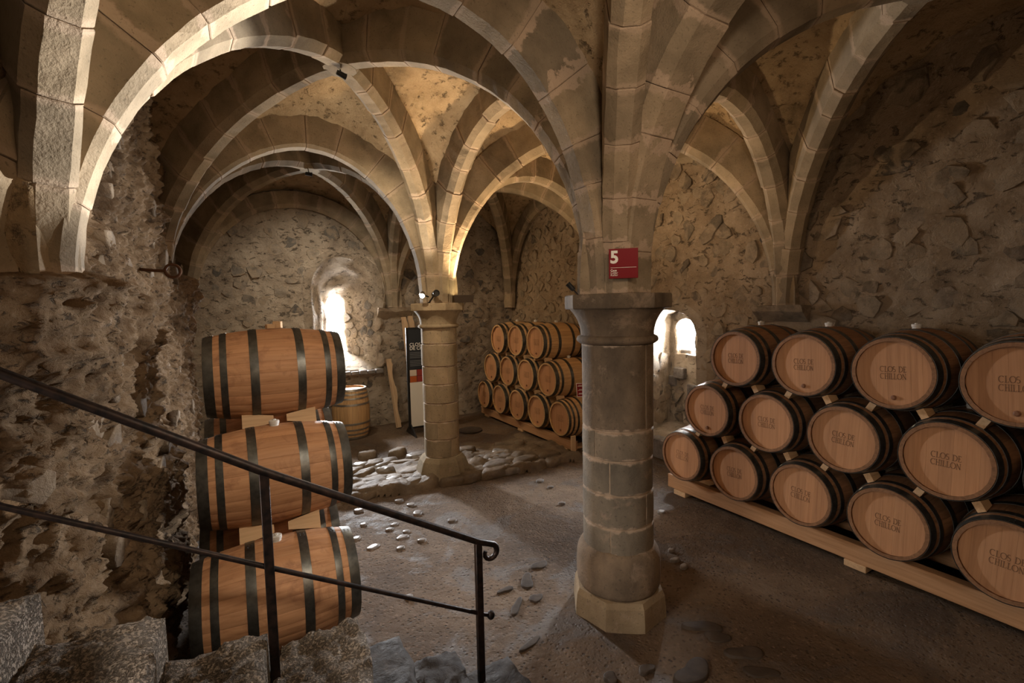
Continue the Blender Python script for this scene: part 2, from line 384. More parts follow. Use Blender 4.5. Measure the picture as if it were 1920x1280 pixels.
def sweep(P, Nn, B, prof_list):
    V = []; F = []; m = len(prof_list[0])
    for i in range(len(P)):
        for (a, b) in prof_list[i]: V.append(P[i]+B*a+Nn[i]*b)
        if i:
            for k in range(m): F.append(((i-1)*m+k, (i-1)*m+(k+1) % m, i*m+(k+1) % m, i*m+k))
    n = len(P); F += [tuple(reversed(range(m))), tuple(range((n-1)*m, n*m))]
    return V, F
def rib(n, k, w=.235, d=.44, ch=.065, seg=.36):
    ts = np.linspace(0, 1, 200); P, T, Nn, B = arc(n, k, ts)
    S = np.concatenate([[0], np.cumsum(np.linalg.norm(np.diff(P, axis=0), axis=1))]); L = S[-1]
    idx = np.linspace(0, 199, 28).astype(int)
    V, F = sweep(P[idx], Nn[idx], B, [PROF(w-.014, d, ch, .008)]*28)
    core = link('rib', mesh('rib', V, F, M_MO), ceiling)
    cnt = max(4, round(L/seg)); cuts = np.linspace(0, L, cnt+1)
    cuts[1:-1] += RNG.uniform(-.05, .05, cnt-1)
    for i in range(cnt):
        a, b = cuts[i]+.002, cuts[i+1]-.002; h = (b-a)/2; bv = .006
        ss = np.array([a, a+bv, a+h*.5, a+h, b-h*.5, b-bv, b])
        tt = np.interp(ss, S, ts); p, _, nn, bb = arc(n, k, tt)
        jl, jn = RNG.uniform(-.005, .005), RNG.uniform(-.006, .001)
        p = p+bb*jl+nn*jn
        full = PROF(w+RNG.uniform(-.006, .008), d, ch+RNG.uniform(-.008, .01)); ins = [(x*.988, y+(.0035 if y < d*.9 else 0)) for x, y in full]
        jit = lambda pr: [(x+RNG.uniform(-.003, .003), y+RNG.uniform(-.003, .003)) for x, y in pr]
        c0 = p[3].copy()
        V, F = sweep(p-c0, nn, bb, [ins, jit(full), jit(full), jit(full), jit(full), jit(full), ins])
        me = mesh('voussoir', V, F, M_V)
        at = me.attributes.new('jd', 'FLOAT', 'POINT')
        jd = np.repeat(np.minimum(ss-a, b-ss), 6); at.data.foreach_set('value', jd.astype(np.float32))
        at = me.attributes.new('smear', 'FLOAT', 'POINT'); at.data.foreach_set('value', np.full(42, RNG.uniform(.55, 1.) if n == 'P1' and p[3][2] < 4.1 else RNG.uniform(0, .5), np.float32))
        link('voussoir', me, core, c0)
    return core
TW = dict(w=.21, d=.52, ch=.035, seg=.36)
for a, b, kw in [('L1', 'T1', TW), ('P1', 'T1', TW), ('L1', 'K1', {}), ('P1', 'K1', {}), ('L2', 'K1', {}), ('P2', 'K1', {}), ('L2', 'T2', TW), ('P2', 'T2', TW),
                 ('L2', 'K2', {}), ('P2', 'K2', {}), ('L3', 'K2', {}), ('E', 'K2', {}), ('E', 'G2', {}), ('P2', 'G2', {}), ('E', 'KB2', {}), ('P2', 'KB2', {}),
                 ('P2', 'G1', {}), ('P1', 'G1', {}), ('P2', 'KB1', {}), ('P1', 'KB1', {}), ('P2', 'TB2', {}), ('R2', 'TB2', {}), ('R2', 'KB1', {}), ('R2', 'KB2', {}),
                 ('R3', 'KB2', {}), ('R1', 'KB1', {}), ('R1', 'TB1', {}), ('R1', 'KB0', {}), ('P1', 'TB1', {}), ('P1', 'KB0', dict(w=.27, d=.52, ch=.06)), ('P1', 'G0', dict(w=.38, d=.5, ch=.08)), ('P1', 'K0', {}),
                 ('L1', 'K0', dict(w=.19, d=.5, ch=.045)), ('R1', 'FR1', dict(w=.2, d=.3)), ('R2', 'FR1', dict(w=.2, d=.3)), ('R2', 'FR2', dict(w=.2, d=.3)), ('R3', 'FR2', dict(w=.2, d=.3)),
                 ('L3', 'FE', dict(w=.22, d=.3)), ('E', 'FE', dict(w=.22, d=.3))]:
    rib(a, b, **kw)
for k in ('K1', 'K2', 'KB1', 'KB2', 'KB0'):
    x, y, z = K[k]; mb = MB(); mb.lathe([(.10, z-.012), (.15, z-.004), (.17, z+.03), (.17, z+.4)], 10, (x, y))
    o = sharp(mb.obj('boss', M_V, ceiling))
for k in ('T1', 'T2'):
    pass
# ------------------------------------------------------------------ walls
def grid_wall(name, P, Nn, disp, m, mask=None):
    """P, Nn: (r, c, 3) arrays; disp (r, c)"""
    r, c = disp.shape; V = (P+Nn*disp[..., None]).reshape(-1, 3); F = []
    for i in range(r-1):
        for j in range(c-1):
            if mask is not None and mask[i, j]: continue
            x = i*c+j; F.append((x, x+1, x+c+1, x+c))
    return link(name, mesh(name, V, F, m, True))
def stone_mesh(R, ang, h, depth, rng):
    n = len(R); V = []
    tx, ty = rng.uniform(-.35, .35, 2)
    for sc, z in ((1., -depth), (1., h*.45), (.955, h*.86), (.60, h)):
        for i in range(n):
            x, y = R[i]*sc*math.cos(ang[i]), R[i]*sc*math.sin(ang[i])
            V.append((x, y, z+((tx*x+ty*y)*min(1., h*16)+rng.uniform(-.22, .18)*h if z > h*.3 else 0)))
    V.append((0, 0, h*rng.uniform(.85, 1.1)))
    F = []
    for k in range(3):
        for i in range(n): F.append((k*n+i, k*n+(i+1) % n, (k+1)*n+(i+1) % n, (k+1)*n+i))
    for i in range(n): F.append((3*n+i, 3*n+(i+1) % n, 4*n))
    return V, F
def rubble(parent, frame, u0, u1, v0, v1, cw, ch, keep, m, hmax, excl, seed, limit=290, nside=9, joint=.012):
    """frame(u, v) -> point, U, V, normal ; irregular stones laid in rough courses"""
    rng = np.random.default_rng(seed); rows = int((v1-v0)/ch); cols = int((u1-u0)/cw)+1
    S = np.zeros((rows, cols, 2))
    for i in range(rows):
        for j in range(cols):
            S[i, j] = (u0+(j+.5*(i % 2))*cw+rng.uniform(-.36, .36)*cw, v0+(i+.5)*ch+rng.uniform(-.33, .33)*ch)
    items = []
    for i in range(rows):
        for j in range(cols):
            u, v = S[i, j]
            if excl(u, v) or rng.random() > keep: continue
            ang = np.linspace(0, 2*PI, nside, endpoint=False)+rng.uniform(0, .6); R = np.full(nside, 1.1*max(cw, ch)*rng.uniform(.55, .8))
            for a in range(max(0, i-2), min(rows, i+3)):
                for b in range(max(0, j-2), min(cols, j+3)):
                    if (a, b) == (i, j): continue
                    d = S[a, b]-S[i, j]; dd = np.cos(ang)*d[0]+np.sin(ang)*d[1]
                    with np.errstate(divide='ignore'):
                        q = np.where(dd > 1e-4, (d@d)/2/np.maximum(dd, 1e-4), 9)
                    R = np.minimum(R, q)
            R = np.maximum(R-joint, .03)*rng.uniform(.86, 1.0, nside)
            p, U, Vv, n = frame(u, v)
            items.append((np.linalg.norm(np.array(p)-np.array((0, 0, EYE)))/math.sqrt(R.mean()+.02), p, U, Vv, n, R, ang, hmax*rng.uniform(.35, 1.)))
    items.sort(key=lambda t: t[0])
    rest = MB()
    for q, (_, p, U, Vv, n, R, ang, h) in enumerate(items):
        V, F = stone_mesh(R, ang, h, .05, rng)
        M3 = np.stack([U, Vv, n], 1)
        V = np.array(V)@M3.T
        if q < limit: sharp(link('stone', mesh('stone', V, F, m, True), parent, p), 28 if m is not M_SL else 75)
        else: rest.add(V+np.array(p), F)
    if rest.V:
        o = rest.obj('small_stones', m, parent, smooth=True); o['kind'] = 'stuff'
# left wall : plan polyline (bulging towards the room low down, leaning back under the springing)
poly = [(-3.2, 2.62), (-2.0, 2.60), (-1.30, 2.48), (-1.0, 2.52), (-.83, 2.62), (-.71, 2.82), (-.60, 3.35), (-.55, 4.2), (-.54, 5.2), (-.50, 6.2), (-.52, 6.75), (-.72, 7.0), (-.85, 7.6), (-.88, 10.4)]
poly = np.array(poly); seglen = np.concatenate([[0], np.cumsum(np.linalg.norm(np.diff(poly, axis=0), axis=1))])
def left_xy(s):
    x = np.interp(s, seglen, poly[:, 0]); y = np.interp(s, seglen, poly[:, 1]); return x, y
def left_frame_arrays(s, z):
    k = np.ones(9)/9
    x, y = left_xy(s); x1, y1 = left_xy(np.clip(s-.12, 0, seglen[-1])); x2, y2 = left_xy(np.clip(s+.12, 0, seglen[-1]))
    tx, ty = x2-x1, y2-y1; L = np.hypot(tx, ty); nx, ny = ty/L, -tx/L
    lean = .17*sstep(2.25, 3.1, z)*sstep(2.85, 3.5, y)
    return np.stack([x-nx*lean, y-ny*lean, z], -1), np.stack([nx, ny, np.zeros_like(nx)], -1)
ss = np.linspace(.9, seglen[-1], 560); zz = np.linspace(-.05, 5.4, 330)
Sg, Zg = np.meshgrid(ss, zz); P, Nn = left_frame_arrays(Sg, Zg); Pf = P.reshape(-1, 3)
def left_disp(Q):
    Q = Q*np.array([1, 1, 1.45])
    r = 1-np.abs(fbm(Q, 2.3, 4, 21)); big = fbm(Q, 1.1, 3, 5)
    rd = np.clip(fbm(Q, 4.6, 3, 33), -.8, .8)
    cl = 1-np.abs(fbm(Q, 5.5, 4, 71, .6))
    return big*.085+(r-.75)*.09+rd*.05+(cl-.7)*.06+fbm(Q, 16, 4, 8, .7)*.030
amp = np.interp(P[..., 1].ravel(), [2, 7, 8], [1, .8, .4])
shelf = np.zeros(len(Pf))
for (cx, cy, cz, w) in ((-.76, 2.86, 2.62, .42), (-.80, 6.5, 2.86, .40)):
    dh = np.hypot(Pf[:, 0]-cx, Pf[:, 1]-cy); shelf += .20*sstep(w, w*.35, dh)*sstep(cz+.06, cz-.03, Pf[:, 2])*sstep(cz-.75, cz-.1, Pf[:, 2])
D = (left_disp(Pf)*amp-.03+shelf).reshape(Sg.shape)
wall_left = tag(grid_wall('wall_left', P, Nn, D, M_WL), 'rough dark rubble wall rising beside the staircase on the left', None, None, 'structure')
def left_frame(u, v):
    p, n = left_frame_arrays(np.array([u]), np.array([v])); p, n = p[0], n[0]
    p = p+n*float(left_disp(p[None])[0]-.05); U = np.array([-n[1], n[0], 0]); V = np.array([0, 0, 1.])
    return p, U, V, n
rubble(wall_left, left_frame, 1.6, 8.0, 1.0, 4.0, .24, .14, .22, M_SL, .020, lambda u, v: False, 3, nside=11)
# right wall
XR = 5.72
NY0, NY1, NZ0, NZS, NZT = 4.62, 5.78, .28, 1.95, 2.38
def in_right_niche(y, z, g=0.):
    return (NY0-g < y < NY1+g) and z > -1 and z < NZS+(NZT-NZS+g)*math.sqrt(max(0, 1-((y-(NY0+NY1)/2)/((NY1-NY0)/2+g))**2))
ys = np.arange(-1.3, 10.4, .05); zs = np.arange(-.05, 5.45, .05); Yg, Zg = np.meshgrid(ys, zs)
right_d = lambda Q: fbm(Q, 1.3, 3, 41)*.05+fbm(Q, 5, 4, 43)*.035
P = np.stack([np.full_like(Yg, XR), Yg, Zg], -1); Nn = np.zeros_like(P); Nn[..., 0] = -1
mask = np.array([[in_right_niche(y+.025, z+.025, .05) for y in ys] for z in zs])
wall_right = tag(grid_wall('wall_right', P, Nn, right_d(P.reshape(-1, 3)).reshape(Yg.shape), M_WR, mask), 'coursed rubble wall behind the long barrel rack', None, None, 'structure')
def right_frame(u, v):
    p = np.array([XR, u, v]); p[0] -= float(right_d(p[None])[0])-.012
    return p, np.array([0, -1., 0]), np.array([0, 0, 1.]), np.array([-1., 0, 0])
rubble(wall_right, right_frame, .7, 10.2, 1.5, 4.5, .34, .165, .66, M_ST, .042, lambda u, v: in_right_niche(u, v, .2) or (5.7 < u < 7.2 and v < 4.2 and u > 5.9), 5)
# end wall
YE = 10.12; EX0, EX1, EZ0, EZS = 1.14, 2.42, 1.2, 2.95
def in_end_niche(x, z, g=0.):
    c, r = (EX0+EX1)/2, (EX1-EX0)/2+g
    return EX0-g < x < EX1+g and EZ0-g < z < EZS+math.sqrt(max(0, r*r-(x-c)**2))
xs = np.arange(-1.8, 6.0, .05); Xg, Zg = np.meshgrid(xs, zs)
end_d = lambda Q: fbm(Q, 1.2, 3, 51)*.05+fbm(Q, 5, 4, 53)*.03
P = np.stack([Xg, np.full_like(Xg, YE), Zg], -1); Nn = np.zeros_like(P); Nn[..., 1] = -1
mask = np.array([[in_end_niche(x+.025, z+.025, .05) for x in xs] for z in zs])
wall_back = tag(grid_wall('wall_back', P, Nn, end_d(P.reshape(-1, 3)).reshape(Xg.shape), M_WE, mask), 'far end wall of plastered rubble with a deep window niche', None, None, 'structure')
def end_frame(u, v):
    p = np.array([u, YE, v]); p[1] -= float(end_d(p[None])[0])-.012
    return p, np.array([1., 0, 0]), np.array([0, 0, 1.]), np.array([0, -1., 0])
rubble(wall_back, end_frame, -.8, 5.6, .1, 4.4, .34, .19, .5, M_SE, .028, lambda u, v: in_end_niche(u, v, .12) or (-.6 < u < 1.0 and v < 1.9), 9)
# window embrasures : lofts from the wall opening to the slot
def outline(a0, a1, z0, zs_, zt, n=14, rev=False):
    c, r = (a0+a1)/2, (a1-a0)/2; pts = []
    for i in range(6): pts.append((a0+(a1-a0)*i/5, z0))
    for i in range(1, 6): pts.append((a1, z0+(zs_-z0)*i/6))
    for i in range(n+1):
        t = PI*i/n; pts.append((c+r*math.cos(t), zs_+(zt-zs_)*math.sin(t)))
    for i in range(5, 0, -1): pts.append((a0, z0+(zs_-z0)*i/6))
    return np.array(pts)
def loft(name, rings, m, seed, amp=.02, label=''):
    n = len(rings[0]); R = np.array(rings); V = R.reshape(-1, 3); F = []
    d = np.stack([fbm(V, 4, 4, seed+i) for i in range(3)], -1)*amp; d[:n] *= .3; V = V+d
    for i in range(len(R)-1):
        for k in range(n): F.append((i*n+k, i*n+(k+1) % n, (i+1)*n+(k+1) % n, (i+1)*n+k))
    return tag(link(name, mesh(name, V, F, m, True)), label, None, None, 'structure')
fo = outline(EX0, EX1, EZ0, EZS, EZS+.62); bo = outline(1.53, 1.88, 1.62, 2.62, 2.80); fl = outline(EX0-.14, EX1+.14, EZ0-.14, EZS, EZS+.76)
rings = [[(p[0], YE-.015, p[1]) for p in fl], [(p[0], YE-.045, p[1]) for p in fo]]
for t in np.linspace(.06, 1, 14): rings.append([(a[0]*(1-t)+b[0]*t, YE-.045+t*.80, a[1]*(1-t)+b[1]*t) for a, b in zip(fo, bo)])
rings.append([(b[0], YE+1.2, b[1]) for b in bo])
win1 = loft('window_1', rings, M_WE, 61, .03, 'arched splayed niche with a bright slot window in the end wall')
def niche_jamb(u, v):   # right-hand splayed jamb of the end niche ; u = depth 0..1
    t = u; x = EX1*(1-t)+1.88*t; y = YE-.045+t*.80
    n = np.array([-.80, -(EX1-1.88), 0]); n /= np.linalg.norm(n)
    return np.array([x, y, v]), np.array([n[1]*-1, n[0], 0])*-1, np.array([0, 0, 1.]), n
rubble(win1, niche_jamb, .05, .9, 1.3, 2.9, .24, .19, .8, M_SE, .014, lambda u, v: v > 2.9-.3*u or v < 1.3+.35*u, 71)
mb = MB()
for i in range(9):
    x0 = 1.0+i*.165; mb.box((x0+.004, 9.98-random.uniform(0, .05), 1.13), (x0+.16, 10.3, 1.20+random.uniform(0, .02)), .012)
mb.obj('sill', M_COB, win1)
fo = outline(NY0, NY1, NZ0, NZS, NZT); bo = outline(5.36, 6.02, NZ0+.04, 2.2, 2.36); fl = outline(NY0-.14, NY1+.14, -.1, NZS, NZT+.13)
rings = [[(XR-.01, p[0], p[1]) for p in fl], [(XR-.05, p[0], p[1]) for p in fo]]
for t in np.linspace(.06, 1, 12): rings.append([(XR-.05+t*1.0, a[0]*(1-t)+b[0]*t, a[1]*(1-t)+b[1]*t) for a, b in zip(fo, bo)])
slot = outline(5.46, 5.90, 1.56, 2.02, 2.20)
for x in (XR+.95, XR+1.02, XR+1.25): rings.append([(x, b[0], b[1]) for b in slot])
win2 = loft('window_2', rings, M_WE, 66, .03, 'deep side recess with stepped sills under a bright opening, behind the near pillar')
for i, (x0, z0, z1) in enumerate(((6.62, .3, 1.22), (6.72, 1.20, 1.40), (6.82, 1.38, 1.63))):
    y = 5.30
    while y < 6.05:
        w = random.uniform(.2, .45); mb = MB(); mb.box((x0+random.uniform(-.03, .03), y, z0 if i else z1-.2), (7.2, min(y+w, 6.1)-.008, z1-random.uniform(0, .02)), .015)
        o = mb.obj('sill_stone', M_COB, win2); o.rotation_euler = (random.uniform(-.02, .02), random.uniform(-.01, .01), random.uniform(-.01, .01)); y += w
mb = MB(); mb.box((6.68, 5.25, .25), (7.2, 6.1, 1.05)); mb.obj('sill_core', M_WE, win2)
def niche_back(u, v): return np.array([6.675, u, v]), np.array([0, -1., 0]), np.array([0, 0, 1.]), np.array([-1., 0, 0])
rubble(win2, niche_back, 5.34, 6.02, .36, 1.02, .2, .17, .85, M_SE, .05, lambda u, v: False, 75)
def niche_side(u, v): # far jamb
    t = u; return np.array([XR-.03+t*1.0, NY1*(1-t)+6.02*t-.01, v]), np.array([-1., 0, 0]), np.array([0, 0, 1.]), np.array([0, -1., 0])
rubble(win2, niche_side, .05, .95, .4, 1.5, .3, .22, .6, M_SE, .03, lambda u, v: False, 77)
# rear of the cellar behind the camera, and the stair recess (close the room)
mb = MB(); mb.add([(-3.2, -1.25, -.1), (5.8, -1.25, -.1), (5.8, -1.25, 5.4), (-3.2, -1.25, 5.4)], [(3, 2, 1, 0)])
tag(mb.obj('wall_front', M_WR), 'rubble wall closing the cellar behind the viewer', None, None, 'structure')
mb = MB(); mb.add([(-3.2, -1.25, -.1), (-3.2, 2.8, -.1), (-3.2, 2.8, 5.4), (-3.2, -1.25, 5.4)], [(0, 1, 2, 3)])
mb.add([(-3.2, -1.25, 4.3), (-.7, -1.25, 4.3), (-.7, 2.9, 4.3), (-3.2, 2.9, 4.3)], [(0, 1, 2, 3)])
tag(mb.obj('wall_stair', M_WL), 'rubble wall around the head of the stairs', None, None, 'structure')
mb = MB(); mb.box((-3.4, -1.5, 5.33), (6.2, 10.6, 5.45)); tag(mb.obj('light_lid', M_MO), 'unseen lid added above the vault to keep sky light out', None, None, 'structure')  # unseen cover, seals the gaps where sky light leaked past the webs
# corbels under the wall springings
def corbel(parent, c, w, h, dirv, m):
    mb = MB(); d = np.array(dirv, float); u = np.array([-d[1], d[0]])
    V = []; F = []; pr = [(0, .06), (-h*.35, .04), (-h, -.12), (-h, -.3), (0, -.3)]
    rows = 5
    for j in range(rows):
        a = (j/(rows-1)-.5)*w
        for (z, o) in pr:
            q = np.array([c[0]+u[0]*a+d[0]*o, c[1]+u[1]*a+d[1]*o, c[2]+z]); V.append(q+RNG.uniform(-.015, .015, 3))
    for j in range(rows-1):
        for k in range(5): F.append((j*5+k, j*5+(k+1) % 5, (j+1)*5+(k+1) % 5, (j+1)*5+k))
    F += [(4, 3, 2, 1, 0), tuple((rows-1)*5+i for i in range(5))]
    mb.add(V, F).obj('corbel', m, parent)
corbel(wall_back, (2.78, 9.98, 2.5), .72, .24, (0, -1), M_ST)
corbel(wall_right, (5.58, 3.38, 2.40), .62, .2, (-1, 0), M_ST)
# ------------------------------------------------------------------ floor
def floor_h(Q):
    return fbm(Q, .8, 3, 81)*.012+fbm(Q, 6, 4, 83)*.007
xs = np.arange(-3.3, 7.2, .05); ys = np.arange(-1.4, 10.4, .05); Xg, Yg = np.meshgrid(xs, ys)
P = np.stack([Xg, Yg, np.zeros_like(Xg)], -1); Nn = np.zeros_like(P); Nn[..., 2] = 1
floor = tag(grid_wall('floor', P, Nn, floor_h(P.reshape(-1, 3)).reshape(Xg.shape)-.012, M_FL), 'uneven earthen cellar floor, damp in places', None, None, 'structure')
mb = MB(); mb.box((XR-.1, NY0-.1, .0), (7.0, 6.1, .29)); mb.obj('recess_floor', M_COB, win2)
# bedrock ridge between the far pillar and the racks
xs = np.arange(.2, 4.55, .035); ys = np.arange(5.7, 8.1, .035); Xg, Yg = np.meshgrid(xs, ys)
Q = np.stack([Xg, Yg, np.zeros_like(Xg)], -1).reshape(-1, 3)
edge = (6.22-.09*(Xg-1.1)).ravel()+fbm(Q, 2.4, 3, 91)*.10
bk = sstep(0, .06, Q[:, 1]-edge)*sstep(7.95, 6.7, Q[:, 1]+fbm(Q, 1.5, 3, 95)*.25)
hh = bk*(.085+fbm(Q*np.array([1, 1.6, 1]), 2.6, 4, 93)*.05+np.clip(fbm(Q, 5.2, 3, 94), 0, 1)*.05)-.03
Q[:, 2] = hh; F = []
r, c = Xg.shape
for i in range(r-1):
    for j in range(c-1):
        if max(hh[i*c+j], hh[i*c+j+1], hh[i*c+c+j]) > -.024: F.append((i*c+j, i*c+j+1, i*c+c+j+1, i*c+c+j))
M_BED = NT('bedrock', .62, spec=.35); _p = M_BED.pos()
M_BED.col(M_BED.ramp(M_BED.noise(_p, 4, 6, .65), [(.3, (.075, .052, .033)), (.55, (.155, .112, .07)), (.75, (.24, .19, .145))])); M_BED = M_BED.bump(M_BED.noise(_p, 12, 7, .7), .7, .03).m
bed = link('bedrock', mesh('bedrock', Q, F, M_BED, True), floor)
def blob(name, parent, c, rx, ry, h, m, seed, n=12, rot=0.):
    rng = np.random.default_rng(seed); V = []; F = []
    rr = 1+rng.uniform(-.16, .16, n) if n <= 14 else 1+.24*np.sin(2*np.arange(n)*2*PI/n+rng.uniform(0, 6))+.13*np.sin(3*np.arange(n)*2*PI/n+rng.uniform(0, 6))
    for sc, z in ((1.04, -.03), (1., h*.35), (.88, h*.9), (.5, h)):
        for i in range(n):
            a = 2*PI*i/n; x, y = rx*rr[i]*sc*math.cos(a), ry*rr[i]*sc*math.sin(a)
            V.append((x*math.cos(rot)-y*math.sin(rot), x*math.sin(rot)+y*math.cos(rot), z+(rng.uniform(-.15, .15)*h if z > h*.5 else 0)))
    V.append((0, 0, h))
    for k in range(3):
        for i in range(n): F.append((k*n+i, k*n+(i+1) % n, (k+1)*n+(i+1) % n, (k+1)*n+i))
    for i in range(n): F.append((3*n+i, 3*n+(i+1) % n, 4*n))
    return link(name, mesh(name, V, F, m, True), parent, c)
def ground(px, py, z=0.):
    d = _f+_r*((px-960)/F_PX)+_u*((640-py)/F_PX); s = (z-EYE)/d.z; return (d.x*s, d.y*s, z)
# grey slabs on the ridge edge and worn cobbles set in the floor (one object each)
for i, (px, py, rx, ry, h, m) in enumerate([(692, 915, .15, .09, .10, M_BED), (742, 897, .19, .08, .075, M_COB), (722, 880, .12, .06, .10, M_COB), (790, 893, .12, .07, .09, M_BED), (675, 872, .13, .07, .10, M_COB),
        (930, 872, .22, .10, .11, M_COB), (900, 880, .12, .07, .09, M_BED), (745, 846, .14, .07, .11, M_BED), (985, 862, .2, .09, .1, M_BED), (1030, 852, .15, .08, .1, M_BED), (780, 855, .14, .08, .11, M_COB), (690, 850, .12, .06, .10, M_BED)]):
    x, y, z = ground(px, py, .06); blob('bedrock_slab', floor, (x, y, .02), rx*1.25, ry*1.5, h*.8, m, 200+i, rot=random.uniform(-.4, .4))
for i in range(75):
    x, y = random.uniform(.9, 4.2), random.uniform(0, 1)**1.3*1.25
    y += 6.26-.09*(x-1.1); blob('bedrock_slab', floor, (x, y, .012), random.uniform(.11, .30), random.uniform(.07, .15), random.uniform(.05, .085), M_BED if i % 8 else M_COB, 700+i, rot=random.uniform(-.7, .7))
for i, (px, py, rx, ry) in enumerate([(748, 937, .055, .04), (771, 945, .06, .045), (783, 960, .06, .055), (848, 974, .055, .045), (740, 982, .05, .03), (731, 991, .045, .03), (762, 995, .04, .03), (754, 1006, .07, .04), (791, 1011, .045, .03),
        (700, 1024, .075, .04), (751, 1026, .045, .03), (767, 1117, .035, .03), (672, 955, .06, .035), (681, 982, .04, .025), (1012, 900, .06, .05), (1032, 912, .04, .03), (1053, 942, .04, .03), (1240, 958, .05, .04), (1265, 1048, .05, .03), (1282, 1060, .05, .03), (1258, 1030, .03, .025), (668, 1008, .05, .03)]):
    blob('cobblestone', floor, ground(px, py, 0), rx, ry, .006, M_COB, 300+i, rot=random.uniform(-.4, .4))
for i, (px, py, rx, ry, ro) in enumerate([(1318, 1172, .12, .06, -.7), (1345, 1192, .10, .05, -.4), (1398, 1222, .11, .07, -.5), (1300, 1258, .13, .09, 0), (1212, 1252, .05, .04, 0), (1145, 1268, .05, .04, .3), (1425, 1258, .10, .05, -.8), (988, 1088, .10, .06, .9), (1012, 1058, .09, .05, .5), (968, 1136, .10, .035, .8), (948, 1104, .07, .03, .2), (995, 1205, .09, .03, .2), (1005, 1120, .07, .04, .6)]):
    blob('inset_stone', floor, ground(px, py, 0), rx, ry, .0025, M_DARKST, 400+i, n=24, rot=ro)
mb = MB(); mb.lathe([(.24, -.01), (.24, .012), (.22, .018), (.05, .02)], 24); x, y, _ = ground(882, 806)
tag(sharp(mb.obj('drain_cover', M_DARKST, None, (x, y, 0))), 'round dark cover lying flat on the floor behind the far pillar', 'drain cover')
# ------------------------------------------------------------------ pillars
def sector(c, R, z0, z1, a0, a1, m, parent, rng):
    n = max(3, int((a1-a0)/.22)); V = []; F = []; b = .008; g = .005/R
    aa = np.linspace(a0+g, a1-g, n+1); rj = R+rng.uniform(-.004, .004)
    zs_ = [(z0+.004, rj-.012), (z0+.004+b, rj), ((z0+z1)/2, rj+rng.uniform(-.002, .003)), (z1-.004-b, rj), (z1-.004, rj-.012)]
    def rr(a, r, i): return r-(.010 if i in (0, n) else 0)
    for (z, r) in zs_:
        for i, a in enumerate(aa): V.append((rr(a, r, i)*math.cos(a), rr(a, r, i)*math.sin(a), z))
    for (z) in (z0+.004, z1-.004):
        for a in aa: V.append(((R-.08)*math.cos(a), (R-.08)*math.sin(a), z))
    m1 = n+1
    for k in range(4):
        for i in range(n): F.append((k*m1+i, k*m1+i+1, (k+1)*m1+i+1, (k+1)*m1+i))
    for i in range(n):
        F.append((5*m1+i+1, 5*m1+i, 6*m1+i, 6*m1+i+1)); F.append((5*m1+i, 5*m1+i+1, i+1, i)); F.append((4*m1+i, 4*m1+i+1, 6*m1+i+1, 6*m1+i))
    for i in (0, n): F.append(tuple([k*m1+i for k in range(5)]+[6*m1+i, 5*m1+i]) if i else tuple(reversed([k*m1+i for k in range(5)]+[6*m1+i, 5*m1+i])))
    me = mesh('drum_stone', V, F, m); at = me.attributes.new('jd', 'FLOAT', 'POINT')
    jd = [0]*m1+[b]*m1+[(z1-z0)/2]*m1+[b]*m1+[0]*m1+[0]*2*m1; jd = [min(j, .3) for j in jd]
    at.data.foreach_set('value', np.array(jd, np.float32)); o = link('drum_stone', me, parent, (0, 0, 0)); return sharp(o, 30)
def m_pillar(name, lo, hi):
    t = NT(name, .88, spec=.25); p = t.pos()
    base = t.ramp(t.noise(t.map(p, (1, 1, .6)), 4, 6, .62), [(.3, lo), (.7, hi)])
    base = t.mix(1., base, t.ramp(t.rnd(), [(0, (.78, .8, .8)), (1, (1.12, 1.08, 1.02))]), 'MULTIPLY')
    e = t.math('SUBTRACT', t.attr('jd'), t.math('MULTIPLY', t.math('SUBTRACT', t.noise(p, 12, 4), .47), .09))
    c = t.mix(t.ramp(e, [(0, 1), (.015, 0)]), base, (.44, .345, .26))
    pt = t.ramp(t.noise(p, 5.5, 6, .7, .4), [(.56, 0), (.66, 1)]); c = t.mix(t.math('MULTIPLY', pt, .45), c, (.40, .30, .22))
    dk = t.ramp(t.noise(p, 45, 3), [(.6, 0), (.7, 1)]); c = t.mix(t.math('MULTIPLY', dk, .5), c, (.07, .06, .05))
    t.col(c); return t.bump(t.math('ADD', t.noise(p, 16, 7, .68), t.math('MULTIPLY', t.noise(p, 90, 2), .3)), .5, .018).m
M_P1 = m_pillar('grey_pillar_stone', (.145, .125, .10), (.285, .24, .185)); M_P2 = m_pillar('pale_pillar_stone', (.26, .205, .135), (.43, .345, .235))
